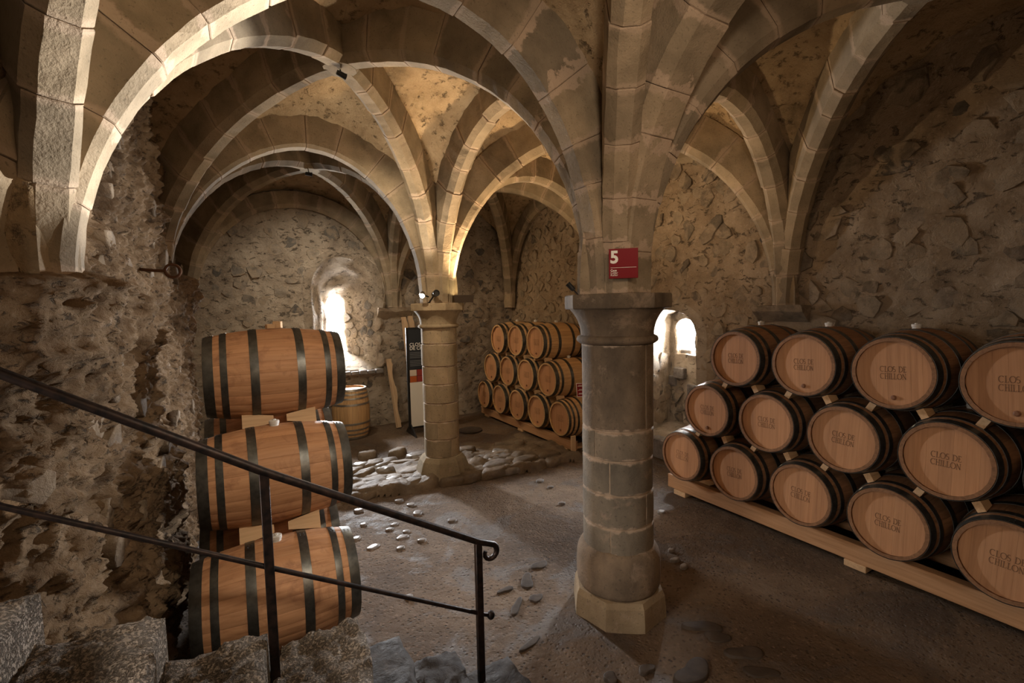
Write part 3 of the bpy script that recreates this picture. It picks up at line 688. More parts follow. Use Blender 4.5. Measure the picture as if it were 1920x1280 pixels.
def pillar(label, c, R, zj, base_fn, m, cap, a_off, nsec, ab=0., mu=None):
    t = thing('pillar', label, 'pillar', (c[0], c[1], 0)); rng = np.random.default_rng(int(R*1000))
    mb = MB(); mb.lathe([(R-.014, .1), (R-.014, cap[0])], 32); sharp(mb.obj('mortar_core', M_MO, t))
    for i in range(len(zj)-1):
        n = nsec[i]; a0 = a_off[i]
        cuts = [a0+2*PI*k/n+rng.uniform(-.15, .15)*(k > 0) for k in range(n)]+[a0+2*PI]
        for k in range(n): sector(c, R, zj[i], zj[i+1], cuts[k], cuts[k+1], (mu or m) if zj[i] > 1.45 else m, t, rng)
    base_fn(t)
    z0, z1, z2, z3, z4 = cap     # neck bottom, neck top, bell top, abacus bottom, abacus top
    mb = MB(); mb.lathe([(R-.01, z0-.005), (R+.012, z0), (R+.035, z0+.018), (R+.038, (z0+z1)/2), (R+.030, z1-.012), (R+.004, z1), (R-.02, z1+.004)], 40); sharp(mb.obj('neck_ring', mu or m, t), 50)
    mb = MB(); pr = []
    for q in np.linspace(0, 1, 9): pr.append((R+.004+(.085)*q**2.2, z1+(z2-z1)*q))
    mb.lathe(pr, 40); sharp(mb.obj('capital_bell', mu or m, t), 50)
    mb = MB(); A = R+.135; mb.lathe([(A-.06, z3-.004), (A-.006, z3), (A, z3+.008), (A+.002, (z3+z4)/2), (A, z4-.008), (A-.008, z4)], 8, a0=ab); sharp(mb.obj('abacus', mu or m, t), 30)
    return t
def base1(t):
    mb = MB(); mb.lathe([(.27, .545), (.283, .54), (.30, .525), (.322, .485), (.333, .44), (.336, .36), (.336, .28), (.331, .225), (.316, .195), (.28, .185)][::-1], 40); sharp(mb.obj('base_torus', M_P1U, t), 50)
    mb = MB(); mb.lathe([(.385, -.05), (.382, .05), (.372, .15), (.352, .192), (.30, .20)], 8, a0=PI/8+.2); mb.obj('plinth', M_PL, t)
M_P1U = m_pillar('grey_pillar_weathered', (.10, .078, .058), (.27, .205, .145))
M_PL = m_pillar('tan_plinth_stone', (.20, .15, .095), (.34, .27, .18))
pillar('near grey stone pillar with rounded base, carrying the red number sign', (2.56, 2.85), .280, [.52, .735, .995, 1.265, 1.49, 2.155], base1, M_P1, (2.15, 2.215, 2.42, 2.42, 2.53), [3.78, 4.9, 3.76, 3.3, 4.9], [3, 2, 3, 2, 2], PI/8+.35, M_P1U)
def base2(t):
    mb = MB(); mb.lathe([(.46, -.05), (.44, .03), (.40, .08), (.375, .16), (.345, .25), (.30, .31), (.25, .315)], 8, a0=PI/8-.1); mb.obj('plinth', M_P2, t)
pillar('pale sandstone pillar farther back with lamps on its capital', (2.44, 6.51), .258, [.31, .575, .83, 1.10, 1.37, 1.63, 1.95, 2.18], base2, M_P2, (2.172, 2.232, 2.425, 2.425, 2.53), [4.9, 5.6, 4.6, 5.3, 4.8, 5.5, 4.5], [3, 4, 3, 3, 4, 3, 3], PI/8+.30)
# ------------------------------------------------------------------ staircase
def slab(name, parent, x0, x1, y0, y1, z0, z1, m, seed, amp=.02, bev=.02, skew=0.):
    n1, n2 = 22, 70; V = []; F = []
    xs_ = np.linspace(0, 1, n1); ys_ = np.linspace(0, 1, n2); rows = []
    for v in ys_:
        for u in xs_:
            V.append((x0+(x1-x0)*u+skew*(v-.5), y0+(y1-y0)*v, z1))
    V = np.array(V); d = fbm(V, 5, 4, seed)*amp*.8+fbm(V, 24, 4, seed+3, .65)*amp*.5; V[:, 2] += d
    ed = np.minimum(np.minimum(np.tile(xs_, n2), 1-np.tile(xs_, n2))*(x1-x0), np.minimum(np.repeat(ys_, n1), 1-np.repeat(ys_, n1))*(y1-y0))
    V[:, 2] -= bev*sstep(.025, 0, ed)
    jx = fbm(np.stack([V[:, 1], V[:, 1]*0, V[:, 2]*0], -1), 6, 3, seed+9)*.022
    V[:, 0] += jx*(np.tile(xs_, n2)*2-1); V = list(map(tuple, V))
    for i in range(n2-1):
        for j in range(n1-1): a = i*n1+j; F.append((a, a+1, a+n1+1, a+n1))
    per = [j for j in range(n1)]+[i*n1+n1-1 for i in range(1, n2)]+[(n2-1)*n1+j for j in range(n1-2, -1, -1)]+[i*n1 for i in range(n2-2, 0, -1)]
    L = len(per); prev = per
    for lv in range(1, 5):
        z = z1-bev-(z1-bev-z0)*lv/4; st = len(V); rng = np.random.default_rng(seed+lv)
        for k in per:
            a = V[k]; V.append((a[0]+rng.uniform(-.008, .008), a[1]+rng.uniform(-.008, .008), z))
        cur = list(range(st, st+L))
        for k in range(L): F.append((prev[(k+1) % L], prev[k], cur[k], cur[(k+1) % L]))
        prev = cur
    F.append(tuple(prev)) if False else None
    o = link(name, mesh(name, V, F, m), parent); return sharp(o, 40)
st = thing('stone_staircase', 'worn stone steps descending rightwards in the lower left foreground', 'stairs', (.3, 1.9, 0))
st_in = Matrix.Translation((-.3, -1.9, 0))
steps = [(-2.9, -1.18, 1.50, 2.52), (-1.22, -.80, 1.31, 2.60), (-.82, -.395, 1.10, 2.56), (-.41, -.005, .90, 2.52), (-.02, .40, .71, 2.70), (.38, .70, .50, 2.72), (.68, 1.02, .33, 2.66), (1.0, 1.40, .15, 2.64)]
for i, (x0, x1, z, y1) in enumerate(steps):
    m = M_STEP if i < 5 else M_SLATE
    o = slab('step', st, x0, x1, .9, y1, 0.0, z, m, 500+i*7, (.02, .02, .03, .035, .03, .007, .026, .012)[i], .018, skew=(0, 0, 0, 0, .02, .16, .02, 0, 0)[i+1])
    o.matrix_parent_inverse = st_in
    if i == 6: o['label'] = 'wet dark rugged step'
    if i == 5: o['label'] = 'smooth dark slate step'
# ------------------------------------------------------------------ iron handrail
hr = thing('handrail', 'black iron handrail with two posts and a scrolled end along the stairs', 'handrail', (.035, 2.45, .70)); HI = Matrix.Translation((-.035, -2.45, -.70))
def hp(mb, name, m=M_IRON):
    o = sharp(mb.obj(name, m, hr), 40); o.matrix_parent_inverse = HI; return o
ex, ey, ez = 1.155, 2.515, 1.035
pts = [(-1.7, 2.36, 2.86), (-.79, 2.40, 2.245), (.035, 2.445, 1.705), (ex, ey, ez)]
sc_ = []
for q in range(11):                 # scroll : over, down, and back under the rail end
    a = PI/2-.53-q*.47; rad = .052-.0019*q; sc_.append((ex+.075+rad*math.cos(a), ey+.004, ez-.088+rad*math.sin(a)))
hp(MB().tube(pts+sc_, [.020]*4+[.019-.0007*q for q in range(11)], 12), 'top_rail')
hp(MB().tube([(-1.7, 2.36, 2.35), (-.823, 2.40, 1.755), (.035, 2.45, 1.24), (1.18, 2.52, .565), (1.215, 2.522, .548)], .0125, 10), 'lower_rail')
kb = MB(); kb.lathe([(.002, -.026), (.016, -.022), (.025, -.008), (.025, .008), (.016, .022), (.002, .026)], 12); o = hp(kb, 'rail_knob'); o.location = (1.228, 2.523, .543)
hp(MB().box((.014, 2.432, .68), (.056, 2.466, 1.70), .003), 'post')
hp(MB().box((1.130, 2.500, .13), (1.172, 2.534, 1.03), .003), 'post')
# ------------------------------------------------------------------ barrels
BL, BR, BE, NS = .96, .352, .2964, 26
def brad(x): return BR-(BR-BE)*(abs(x)/(BL/2))**2.1
def stave_mesh(m):
    V = []; F = []; xs_ = np.linspace(-BL/2, BL/2, 13); th = 2*PI/NS; g = .0004
    prof = lambda r: [(r-.027, -th/2), (r-.0012, -th/2+g/r), (r, -th/2+.004/r), (r+.0005, 0), (r, th/2-.004/r), (r-.0012, th/2-g/r), (r-.027, th/2)]
    for i, x in enumerate(xs_):
        for (r, a) in prof(brad(x)-(.004 if i in (0, 12) else 0)): V.append((x, r*math.sin(a), r*math.cos(a)))
        if i:
            for k in range(7): F.append(((i-1)*7+k, (i-1)*7+(k+1) % 7, i*7+(k+1) % 7, i*7+k))
    F += [tuple(range(7)), tuple(reversed(range(84, 91)))]
    me = mesh('stave', V, F, m); me.polygons.foreach_set('use_smooth', [True]*len(me.polygons))
    try: me.set_sharp_from_angle(angle=math.radians(40))
    except Exception: pass
    return me
ST_M = {M_STAVE: stave_mesh(M_STAVE), M_STAVE2: stave_mesh(M_STAVE2), M_STAVE3: stave_mesh(M_STAVE3)}
HX = -BL/2+.032; HR = BE-.026
def board_meshes():
    cuts = np.array([-HR, -.195, -.118, -.04, .042, .122, .198, HR]); out = []
    for a, b in zip(cuts[:-1], cuts[1:]):
        a2, b2 = a+.0003, b-.0003; n = 7; top = [(y, math.sqrt(max(HR**2-y*y, 0))) for y in np.linspace(a2, b2, n)]
        pl = top+[(y, -z) for y, z in reversed(top)]; m_ = len(pl); V = [(HX, y, z) for y, z in pl]+[(HX+.02, y, z) for y, z in pl]
        F = [tuple(range(m_)), tuple(range(2*m_-1, m_-1, -1))]+[(k, k+m_, (k+1) % m_+m_, (k+1) % m_) for k in range(m_)]
        out.append(mesh('head_board', V, F, M_HEAD))
    return out
BOARDS = board_meshes()
_mb = MB(); _n = 30
_mb.add([(-HX, HR*math.cos(2*PI*k/_n), HR*math.sin(2*PI*k/_n)) for k in range(_n)], [tuple(range(_n))]); BACKHEAD = mesh('back_head', _mb.V, _mb.F, M_HEAD)
_mb = MB(); _mb.add([(HX+.021, HR*math.cos(2*PI*k/_n), HR*math.sin(2*PI*k/_n)) for k in range(_n)]+[(HX+.026, (HR+.002)*math.cos(2*PI*k/_n), (HR+.002)*math.sin(2*PI*k/_n)) for k in range(_n)], [tuple(reversed(range(_n))), tuple(range(_n, 2*_n))]+[(k, (k+1) % _n, _n+(k+1) % _n, _n+k) for k in range(_n)]); HEADRIM = mesh('head', _mb.V, _mb.F, M_HEAD)
def hoop_mesh(x0, x1, m):
    V = []; F = []; n = 52; q = [(x0, .0), (x0, .0035), ((x0+x1)/2, .0042), (x1, .0035), (x1, .0)]
    for k in range(n):
        a = 2*PI*k/n
        for (x, e) in q: r = brad(x)+e; V.append((x, r*math.sin(a), r*math.cos(a)))
    for k in range(n):
        for j in range(4): F.append((k*5+j, k*5+j+1, (k+1) % n*5+j+1, (k+1) % n*5+j))
    mb = MB(); mb.add(V, F)
    w = x1-x0
    for a in (-.035, .035):                     # rivets at the overlap
        for fx in ((.3, .7) if w > .04 else (.5,)):
            x = x0+w*fx; r = brad(x)+.004; c = Vector((x, r*math.sin(a), r*math.cos(a))); s = .005
            mb.add([c+Vector((-s, 0, 0)), c+Vector((s, 0, 0)), c+Vector((0, -s, 0)), c+Vector((0, s, 0)), c+Vector((0, 0, .004))], [(0, 2, 4), (2, 1, 4), (1, 3, 4), (3, 0, 4)])
    me = mesh('hoop', mb.V, mb.F, m, True)
    try: me.set_sharp_from_angle(angle=math.radians(50))
    except Exception: pass
    return me
H6 = [(-.479, -.414), (-.372, -.328), (-.185, -.128)]; H8 = [(-.479, -.438), (-.400, -.366), (-.318, -.284), (-.205, -.165)]
def hoopset(hs, m): return [hoop_mesh(a, b, m) for a, b in hs]+[hoop_mesh(-b, -a, m) for a, b in hs]
HOOPS = {'six': hoopset(H6, M_HOOP), 'eight': hoopset(H8, M_HOOP), 'galv': hoopset(H8, M_HOOPG)}
_mb = MB(); _mb.lathe([(.030, BR-.01), (.030, BR+.012), (.034, BR+.014), (.035, BR+.034), (.030, BR+.038), (.012, BR+.038), (.012, BR+.046), (.004, BR+.047)], 18); BUNG = mesh('bung', _mb.V, _mb.F, M_BUNG)
_mb = MB()
_mb.lathe([(.021, -.002), (.021, .004), (.016, .007), (.016, .016), (.011, .018)], 14); PLUG = mesh('tap_bung', [(HX-z, y, -.205+x) for x, y, z in _mb.V], _mb.F, M_PLUG)
TAG = mesh('paper_tag', [(-.465, 0, 0)]*0+[(x, (brad(x)+.0055)*math.sin(a), (brad(x)+.0055)*math.cos(a)) for x in (-.470, -.430) for a in (.72, .80)], [(0, 1, 3, 2)], M_TAG)
def lettering():
    mb = MB(); H = .046; th = .0062; tn = .0035
    def seg(a, b, w): 
        a, b = Vector(a), Vector(b); d = (b-a).normalized(); n = Vector((-d.y, d.x))*w/2; return [a+n, b+n, b-n, a-n]
    def arcp(cx, cz, rx, rz, a0, a1, w, n=12):
        out = []
        for i in range(n):
            t0, t1 = math.radians(a0+(a1-a0)*i/n), math.radians(a0+(a1-a0)*(i+1)/n)
            q = []
            for t, s in ((t0, 1), (t1, 1), (t1, -1), (t0, -1)):
                ww = tn+(w-tn)*abs(math.cos(t)); q.append(Vector((cx+(rx+s*ww/2)*math.cos(t), cz+(rz+s*ww/2)*math.sin(t))))
            out.append(q)
        return out
    def glyph(ch):
        w = {'C': .040, 'L': .030, 'O': .045, 'S': .026, 'D': .041, 'E': .029, 'H': .039, 'I': .012, 'N': .041, ' ': .018}[ch]
        q = []; st_ = lambda x: [seg((x, 0), (x, H), th), seg((x-.008, 0), (x+.008, 0), tn), seg((x-.008, H), (x+.008, H), tn)]
        if ch == 'C': q = arcp(.022, H/2, .021, H/2, 48, 312, th)+[seg((.036, H*.80), (.036, H*1.0), tn)]
        if ch == 'O': q = arcp(.0225, H/2, .0215, H/2, 0, 360, th, 20)
        if ch == 'L': q = st_(.008)+[seg((.008, 0), (.028, 0), tn), seg((.028, 0), (.030, H*.25), tn)]
        if ch == 'I': q = st_(.006)
        if ch == 'E': q = st_(.008)+[seg((.008, 0), (.027, 0), tn), seg((.008, H), (.026, H), tn), seg((.008, H*.52), (.022, H*.52), tn), seg((.027, 0), (.029, H*.22), tn), seg((.026, H), (.026, H*.8), tn)]
        if ch == 'D': q = st_(.008)+arcp(.014, H/2, .026, H/2, -90, 90, th)
        if ch == 'H': q = st_(.008)+st_(.031)+[seg((.008, H*.52), (.031, H*.52), tn)]
        if ch == 'N': q = [seg((.006, 0), (.006, H), tn), seg((.034, 0), (.034, H), tn), seg((.005, H), (.034, 0), th), seg((0, 0), (.012, 0), tn), seg((.028, H), (.040, H), tn)]
        if ch == 'S': q = arcp(.012, H*.74, .0105, H*.26, 40, 270, th*.9)+arcp(.012, H*.26, .0115, H*.26, 90, -140, th*.9)
        return q, w
    for line, z in (('CLOS DE', .008), ('CHILLON', -.052)):
        W_ = sum(glyph(c)[1]+.0045 for c in line); x = -W_/2; k = .185/W_ if W_ > 0 else 1
        for c in line:
            q, w = glyph(c)
            for f in q:
                V = [(HX-.0012, -(x+p.x)*k, z+p.y) for p in f]; mb.add(V, [(0, 1, 2, 3)])
            x += w+.0045
    return mesh('lettering', [(v[0], v[1], v[2]) for v in mb.V], mb.F, M_INK)
LET = lettering()
def barrel(loc, label, group, rot=(0, 0, 0), hoops='six', wood=None, bung=True, plug=False, letters=True, tagp=False, back=False):
    t = thing('wine_barrel', label, 'barrel', loc, rot, group); sm = ST_M[wood or M_STAVE]
    for k in range(NS): link('stave', sm, t, None, (2*PI*(k+.5)/NS, 0, 0))
    hd = link('head', HEADRIM, t)
    for b in BOARDS: link('head_board', b, hd)
    link('back_head', BACKHEAD, t)
    for h in HOOPS[hoops]: link('hoop', h, t)
    if bung: link('bung', BUNG, t)
    if plug: link('tap_bung', PLUG, hd)
    if letters: link('lettering', LET, hd)
    if tagp: link('paper_tag', TAG, t)
    return t
ORD = ['leftmost', 'second from left', 'third from left', 'fourth from left', 'rightmost']
ROWN = ['bottom', 'middle', 'top']
RX0, RY0, RZ0, RH, RP = 4.61, 3.988, .561, .6387, .72
def wedge(loc, n_dir, xs_, t0, t1, label, group, flip=1, w=.055):
    """tapered block lying along world x; n_dir in the yz plane; thin end towards the barrel middle"""
    x0, x1 = xs_; ny, nz = n_dir; ty, tz = -nz, ny; V = []
    for x, t in ((x0, t0), (x1, t1)):
        for s in (-1, 1):
            for e in (-.5, .5):
                V.append((x, ty*w/2*s+ny*t*e, tz*w/2*s+nz*t*e))
    o = MB().add(V, [(0, 1, 3, 2), (4, 6, 7, 5), (0, 4, 5, 1), (2, 3, 7, 6), (0, 2, 6, 4), (1, 5, 7, 3)]).obj('wooden_wedge', M_PINEX, None, loc)
    tag(o, label, 'wedge', group)
plugs_r = {(2, 1), (2, 2), (2, 3), (1, 0)}; tags_r = {(1, 0), (1, 2), (1, 3), (0, 0), (0, 2), (0, 3)}
for k in range(3):
    for i in range({0: 6, 1: 5, 2: 4}[k]):
        y = RY0-RP*(i+.5*k); z = RZ0+RH*k
        nm = ['leftmost', 'second from left', 'third from left', 'fourth from left', 'fifth from left', 'sixth from left'][i]
        extra = ''
        if (k, i) in plugs_r: extra = ', tap bung in head'
        barrel((RX0+BL/2, y, z), f'oak barrel with lettered head, {nm} in {ROWN[k]} row of the long right rack', 'barrels in the long right rack', (random.uniform(-.06, .06), 0, 0), wood=M_STAVE3, plug=(k, i) in plugs_r, tagp=(k, i) in tags_r)
        if k:
            for s, sn in ((1, 'left'), (-1, 'right')):
                d = Vector((s*RP/2, -RH)); d.normalize()
                for (xa, xb) in ((.24, .10), ):
                    cx = RX0; c_ = (cx, y+s*RP/4, z-RH/2)
                    wedge(c_, (d.x, d.y), (xa, xb), .045, .078, f'pale wooden wedge under {sn} side of {nm} barrel, {ROWN[k]} row, right rack', 'wedges in the right rack')
BX0, BY0, BZ0, BH, BP, BANG = 4.546, 9.435, .526, .638, .7125, .0179
for k in range(3):
    for i in range({0: 5, 1: 4, 2: 3}[k]):
        s_ = BP*(i+.5*k); y = BY0-s_*math.cos(BANG); x = BX0+s_*math.sin(BANG); z = BZ0+BH*k
        near = (k, i) in ((0, 4),)
        nm = ORD[i] if i < {0: 4, 1: 3, 2: 2}[k] else 'rightmost'
        barrel((x+BL/2, y, z), f'oak barrel, {nm} in {ROWN[k]} row of the far rack at the back', 'barrels in the far rack', (random.uniform(-.05, .05), 0, -BANG*0), hoops='eight' if near else 'six', wood=M_STAVE2, plug=True, tagp=(k, i) in ((2, 1), (1, 0), (1, 1), (0, 0)))
        if k:
            for s, sn in ((1, 'left'), (-1, 'right')):
                d = Vector((s*BP/2, -BH)); d.normalize()
                wedge((x, y+s*BP/4, z-BH/2), (d.x, d.y), (.24, .10), .045, .075, f'small wooden wedge under {sn} side of {nm} barrel, {ROWN[k]} row, far rack', 'wedges in the far rack')
LX = [.10, .14, .19]; LY0, LP, LZ = 3.46, .75, [.572, 1.27, 1.965]
lab = {(0, 0): 'big oak barrel at the bottom of the left stack, behind the railing', (1, 0): 'big oak barrel midway up the left stack, crossed by the railing', (2, 0): 'big oak barrel topping the left stack, offcuts on it',
       (0, 1): 'oak barrel hidden second in the bottom row of left stack', (0, 2): 'oak barrel hidden third in the bottom row of left stack', (1, 1): 'oak barrel hidden behind the middle barrel of left stack'}
for (k, i), lb in lab.items():
    barrel((LX[k], LY0+LP*(i+.5*k), LZ[k]), lb, 'barrels in the left stack', (random.uniform(-.03, .03), 0, (0, .03, .012)[k]), letters=False, tagp=(k == 1), bung=(k, i) != (2, 0))
for k in (1, 2):
    zc = (LZ[k]+LZ[k-1])/2; yb = LY0+LP*(.5*k)-LP/4; d = Vector((-LP/2, -(LZ[k]-LZ[k-1]))); d.normalize()
    for sx, sn in ((-1, 'left'), (1, 'right')):
        wedge((LX[k], yb, zc), (d.x, d.y), (sx*.045, sx*.255), .055, .13, f'pale wooden wedge at {sn} under the {"middle" if k == 1 else "top"} barrel of left stack', 'wedges in the left stack', w=.075)
        wedge((LX[k], yb+LP/2, zc), (-d.x, d.y), (sx*.045, sx*.255), .055, .13, f'wooden wedge at {sn}, back side, under the {"middle" if k == 1 else "top"} barrel of left stack', 'wedges in the left stack', w=.075)
for q, (dx, dy, a, lb) in enumerate(((-.025, 0, .2, 'small wood offcut lying left on the top left barrel'), (.03, .02, -.3, 'taller wood offcut lying right on the top left barrel'))):
    mb = MB(); mb.box((-.03, -.03, 0), (.03, .03, .035+.02*q), .003); o = mb.obj('wood_offcut', M_PINEX, None, (.19+dx, LY0+LP+dy, LZ[2]+BR+.001), (0, 0, a)); tag(o, lb, 'wood block', 'offcuts on the top barrel')
ubx, uby, _ = ground(668, 812, 0)
barrel((1.70, 9.50, BL/2+.002), 'pale oak barrel standing upright by the end wall below the window', 'upright barrel', (0, PI/2, 0), hoops='galv', wood=M_STAVE2, bung=False, letters=False)
# racks
def rack(label, x, y0, y1, z0, z1, feet, end=None):
    t = thing('barrel_rack', label, 'rack', (x, (y0+y1)/2, 0)); inv = Matrix.Translation((-x, -(y0+y1)/2, 0))
    def ad(mb, nm, m=M_PINE):
        o = mb.obj(nm, m, t); o.matrix_parent_inverse = inv
    ad(MB().box((x, y0, z0), (x+.10, y1, z1), .006), 'front_rail'); ad(MB().box((x+.62, y0, z0), (x+.72, y1, z1), .006), 'back_rail')
    for f in feet: ad(MB().box((x-.01, f-.09, -.005), (x+.76, f+.09, z0+.001), .004), 'foot', M_PINEX)
    if end: ad(MB().box((x-.06, end-.03, -.01), (x+.03, end+.0, .30), .003), 'end_board', M_PINEZ)
    return t
rack('pale timber rack under the long row of barrels on the right', 4.73, .05, 4.30,   .055, .225, (4.1, 2.1, .3))
rack('low timber rack under the far stack of barrels', 4.646, 6.26, 9.78, .035, .190, (9.5, 8.0, 6.5), 6.24)
t = thing('barrel_rack', 'timber rack hidden beneath the left barrel stack', 'rack', (.1, 4.2, 0)); inv = Matrix.Translation((-.1, -4.2, 0))
for x in (-.27, .35):
    o = MB().box((x, 3.15, .04), (x+.1, 5.4, .235), .006).obj('rail', M_PINE, t); o.matrix_parent_inverse = inv
for y in (3.3, 5.1):
    o = MB().box((-.3, y, -.005), (.5, y+.15, .042), .004).obj('foot', M_PINEX, t); o.matrix_parent_inverse = inv
# ------------------------------------------------------------------ signs, banner, leaning rails
def text(name, s, size, m, parent, loc, bold=0., ext=.0006, rotx=PI/2):
    cu = bpy.data.curves.new(name, 'FONT'); cu.body = s; cu.size = size; cu.offset = bold; cu.extrude = ext; cu.resolution_u = 3
    tmp = bpy.data.objects.new('tmp', cu); COL.objects.link(tmp); bpy.context.view_layer.update()
    me = bpy.data.meshes.new_from_object(tmp.evaluated_get(bpy.context.evaluated_depsgraph_get())); bpy.data.objects.remove(tmp, do_unlink=True)
    me.materials.clear(); me.materials.append(m); o = link(name, me, parent, loc, (rotx, 0, 0)); return o
sg = thing('number_sign', 'square red sign with a white 5 on the near pillar', 'sign', (2.388, 2.585, 2.637), (0, 0, -math.atan2(2.388, 2.585)))
plate = MB().box((-.1025, -.006, 0), (.1025, .006, .213), .002).obj('plate', M_RED, sg)
text('numeral', '5', .122, M_WHITE, plate, (-.094, -.0065, .112), .0042)
MB().box((-.090, -.0072, .076), (.090, -.006, .0785)).obj('rule_line', M_WHITE, plate)
for q, (s_, b) in enumerate((('Cave', .0006), ('Cellar', .0001), ('Keller', .0001))): text('caption', s_, .0215, M_WHITE, plate, (-.091, -.0065, .051-.0165*q), b)
MB().box((-.02, .006, .08), (.02, .055, .14)).obj('mount', M_BLACK, sg)
bn = thing('display_banner', 'tall black framed information panel standing behind the far pillar', 'banner', (3.02, 9.0, 0), (0, 0, .02))
BWd = .33
MB().box((-BWd, -.02, .10), (BWd, .02, 2.10), .004).obj('frame', M_BLACK, bn)
dpan = MB().box((-BWd+.045, -.024, 1.28), (BWd-.045, -.02, 2.06)).obj('dark_panel', M_BOARD, bn)
MB().box((-BWd+.045, -.024, .14), (BWd-.045, -.02, 1.02)).obj('white_panel', M_BOARDW, bn)
for q, (x0, z0, m) in enumerate(((-.28, 1.15, M_PH3), (-.135, 1.15, M_PH2), (.01, 1.15, M_PH3), (.15, 1.15, M_PH2), (-.28, 1.025, M_PH1), (-.135, 1.025, M_PH2), (.01, 1.025, M_PH1), (.15, 1.025, M_PH3))):
    MB().box((x0, -.025, z0), (x0+.135, -.02, z0+.118)).obj('photo_print', m, bn)
text('title', 'CLOS', .092, M_WHITE, dpan, (-.27, -.0245, 1.735), .0012); text('title', 'DE CHILLON', .092, M_WHITE, dpan, (-.27, -.0245, 1.662), .0012)
for q in range(9):
    if q == 4: continue
    MB().box((-.27, -.0248, 1.60-.032*q), (.22-.05*(q % 3), -.024, 1.612-.032*q)).obj('print_line', M_GREY, dpan)
for x in (-.30, .30): MB().add([(x-.012, -.36, 0), (x+.012, -.36, 0), (x-.012, .25, 0), (x+.012, .25, 0), (x-.012, 0, .22), (x+.012, 0, .22), (x-.012, -.33, .03), (x+.012, -.33, .03)],
    [(0, 1, 3, 2), (0, 6, 7, 1), (6, 4, 5, 7), (4, 2, 3, 5), (0, 2, 4, 6), (1, 7, 5, 3)]).obj('foot', M_BLACK, bn)
def notched(label, loc, rot, L=1.42, m=M_PINEZ):
    V = []; F = []; zs_ = np.linspace(0, L, 36)
    for z in zs_:
        ph = (z % .72)/.72; cut = .045*max(0, math.sin(PI*min(max((ph-.15)/.7, 0), 1)))**.8
        w = .105-cut
        if z < .1 or z > L-.1: w = .085
        V += [(0, -.035, z), (w, -.035, z), (w, .035, z), (0, .035, z)]
    for i in range(35):
        for k in range(4): F.append((i*4+k, i*4+(k+1) % 4, i*4+4+(k+1) % 4, i*4+4+k))
    F += [(3, 2, 1, 0), (140, 141, 142, 143)]
    return tag(MB().add(V, F).obj('rack_rail', m, None, loc, rot), label, 'timber', 'spare rack rails')
notched('pale notched timber rail leaning on the end wall left of the banner', (2.62, 9.60, .005), (-.26, .035, .3), 1.46)
notched('timber rail leaning behind the banner, its left end showing above it', (2.98, 9.55, .005), (-.17, 0, .2), 2.32)
notched('timber rail leaning behind the banner, its right end showing above it', (3.13, 9.57, .005), (-.17, .0, .2), 2.34)
ps = thing('red_notice', 'small red notice card propped between barrels of the far rack', 'notice', (4.93, 6.37, .90), (-.25, 0, -.45))
MB().box((-.085, -.003, 0), (.085, .003, .235)).obj('card', M_WHITE, ps)
rp = MB().box((-.076, -.0045, .010), (.076, -.003, .226)).obj('red_panel', M_RED, ps)
for q, (w, z) in enumerate(((.10, .195), (.12, .178), (.08, .125), (.12, .108), (.09, .060), (.11, .045))):
    MB().box((-w/2, -.0056, z), (w/2, -.0045, z+.006)).obj('print_line', M_WHITE, rp)
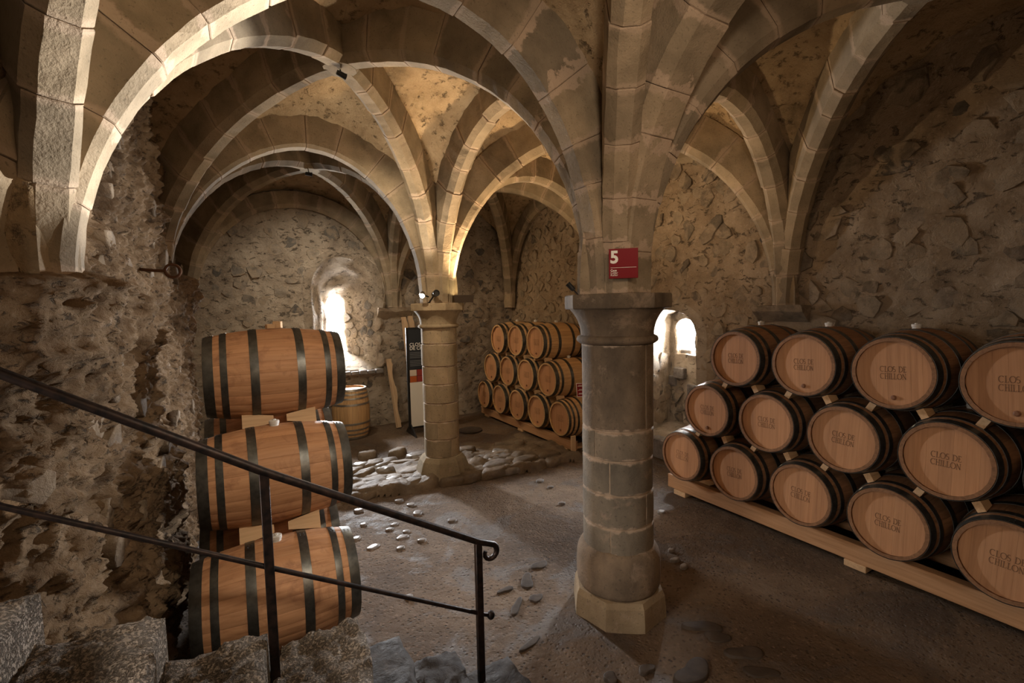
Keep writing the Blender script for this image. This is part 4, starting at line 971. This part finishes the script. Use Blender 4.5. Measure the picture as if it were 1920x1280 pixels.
# ------------------------------------------------------------------ lamps
def spot(label, loc, aim, lit, mount, sc=1.):
    t = thing('spotlight', label, 'lamp', loc); t.scale = (sc, sc, sc); q = (Vector(aim)-Vector(loc)).to_track_quat('Z', 'Y').to_euler()
    mb = MB(); mb.lathe([(.012, -.075), (.035, -.07), (.042, -.03), (.042, .055), (.046, .06), (.046, .072), (.038, .072), (.036, .05)], 20, cap=False); mb.F.append(tuple(reversed(range(20))))
    o = sharp(mb.obj('housing', M_BLACK if not lit else simple('bronze_housing', (.10, .075, .055), .4, .6), t, None, q), 40)
    mb = MB(); mb.lathe([(.037, .052), (.037, .056)], 20); mb.obj('lens', M_LENS if lit else M_BLACK, o)
    mb = MB(); d = (Vector(mount)-Vector(loc))/sc; mb.tube([(0, 0, 0), tuple(d)], .011, 8); mb.obj('bracket', M_BLACK, t)
spot('round lit spotlight at left on the far pillar capital', (2.11, 6.21, 2.645), (.9, 3.2, 1.6), True, (2.22, 6.28, 2.62), .9)
spot('dark spotlight facing away beside the lit one, far pillar', (2.28, 6.17, 2.655), (2.1, 4.4, 2.9), False, (2.22, 6.28, 2.53))
spot('small dark spotlight fixed under the front vault crossing', (.88, 4.64, 4.60), (2.2, 4.9, 4.3), False, (.88, 4.7, 4.68), .6)
spot('small dark lamp fixed under the rear vault crossing', (.99, 8.2, 4.62), (2.0, 8.0, 4.5), False, (1.0, 8.3, 4.70), .7)
spot('small dark lamp behind the near pillar at its left edge', (2.30, 3.10, 2.60), (1.9, 3.5, 3.2), False, (2.34, 3.05, 2.53), .5)
fl = thing('floodlight', 'boxy uplight glowing at right on the far pillar capital', 'lamp', (2.72, 6.20, 2.535), (0, 0, -.45))
MB().add([(-.13, -.07, 0), (.13, -.07, 0), (.13, .08, 0), (-.13, .08, 0), (-.14, -.10, .10), (.14, -.10, .10), (.14, .09, .10), (-.14, .09, .10)], [(3, 2, 1, 0), (0, 1, 5, 4), (1, 2, 6, 5), (2, 3, 7, 6), (3, 0, 4, 7)]).obj('housing', simple('flood_bronze', (.075, .055, .04), .5, .4), fl)
MB().box((-.11, -.07, .07), (.11, .06, .078)).obj('lens', M_LENSW, fl)
# iron ring on the left wall
rg = thing('iron_ring', 'rusty iron ring on a spike in the left wall above the barrels', 'ring', (-.60, 5.0, 2.82))
mb = MB(); mb.tube([(.075+.055*math.cos(a), 0, .055*math.sin(a)) for a in np.linspace(PI, 3*PI-.001, 25)], .012, 8); sharp(mb.obj('ring', M_RUST, rg))
mb = MB(); mb.tube([(-.16, 0, .01), (-.05, 0, .0), (.02, 0, 0)], .013, 8); mb.obj('spike', M_RUST, rg)
bpy.context.view_layer.update()
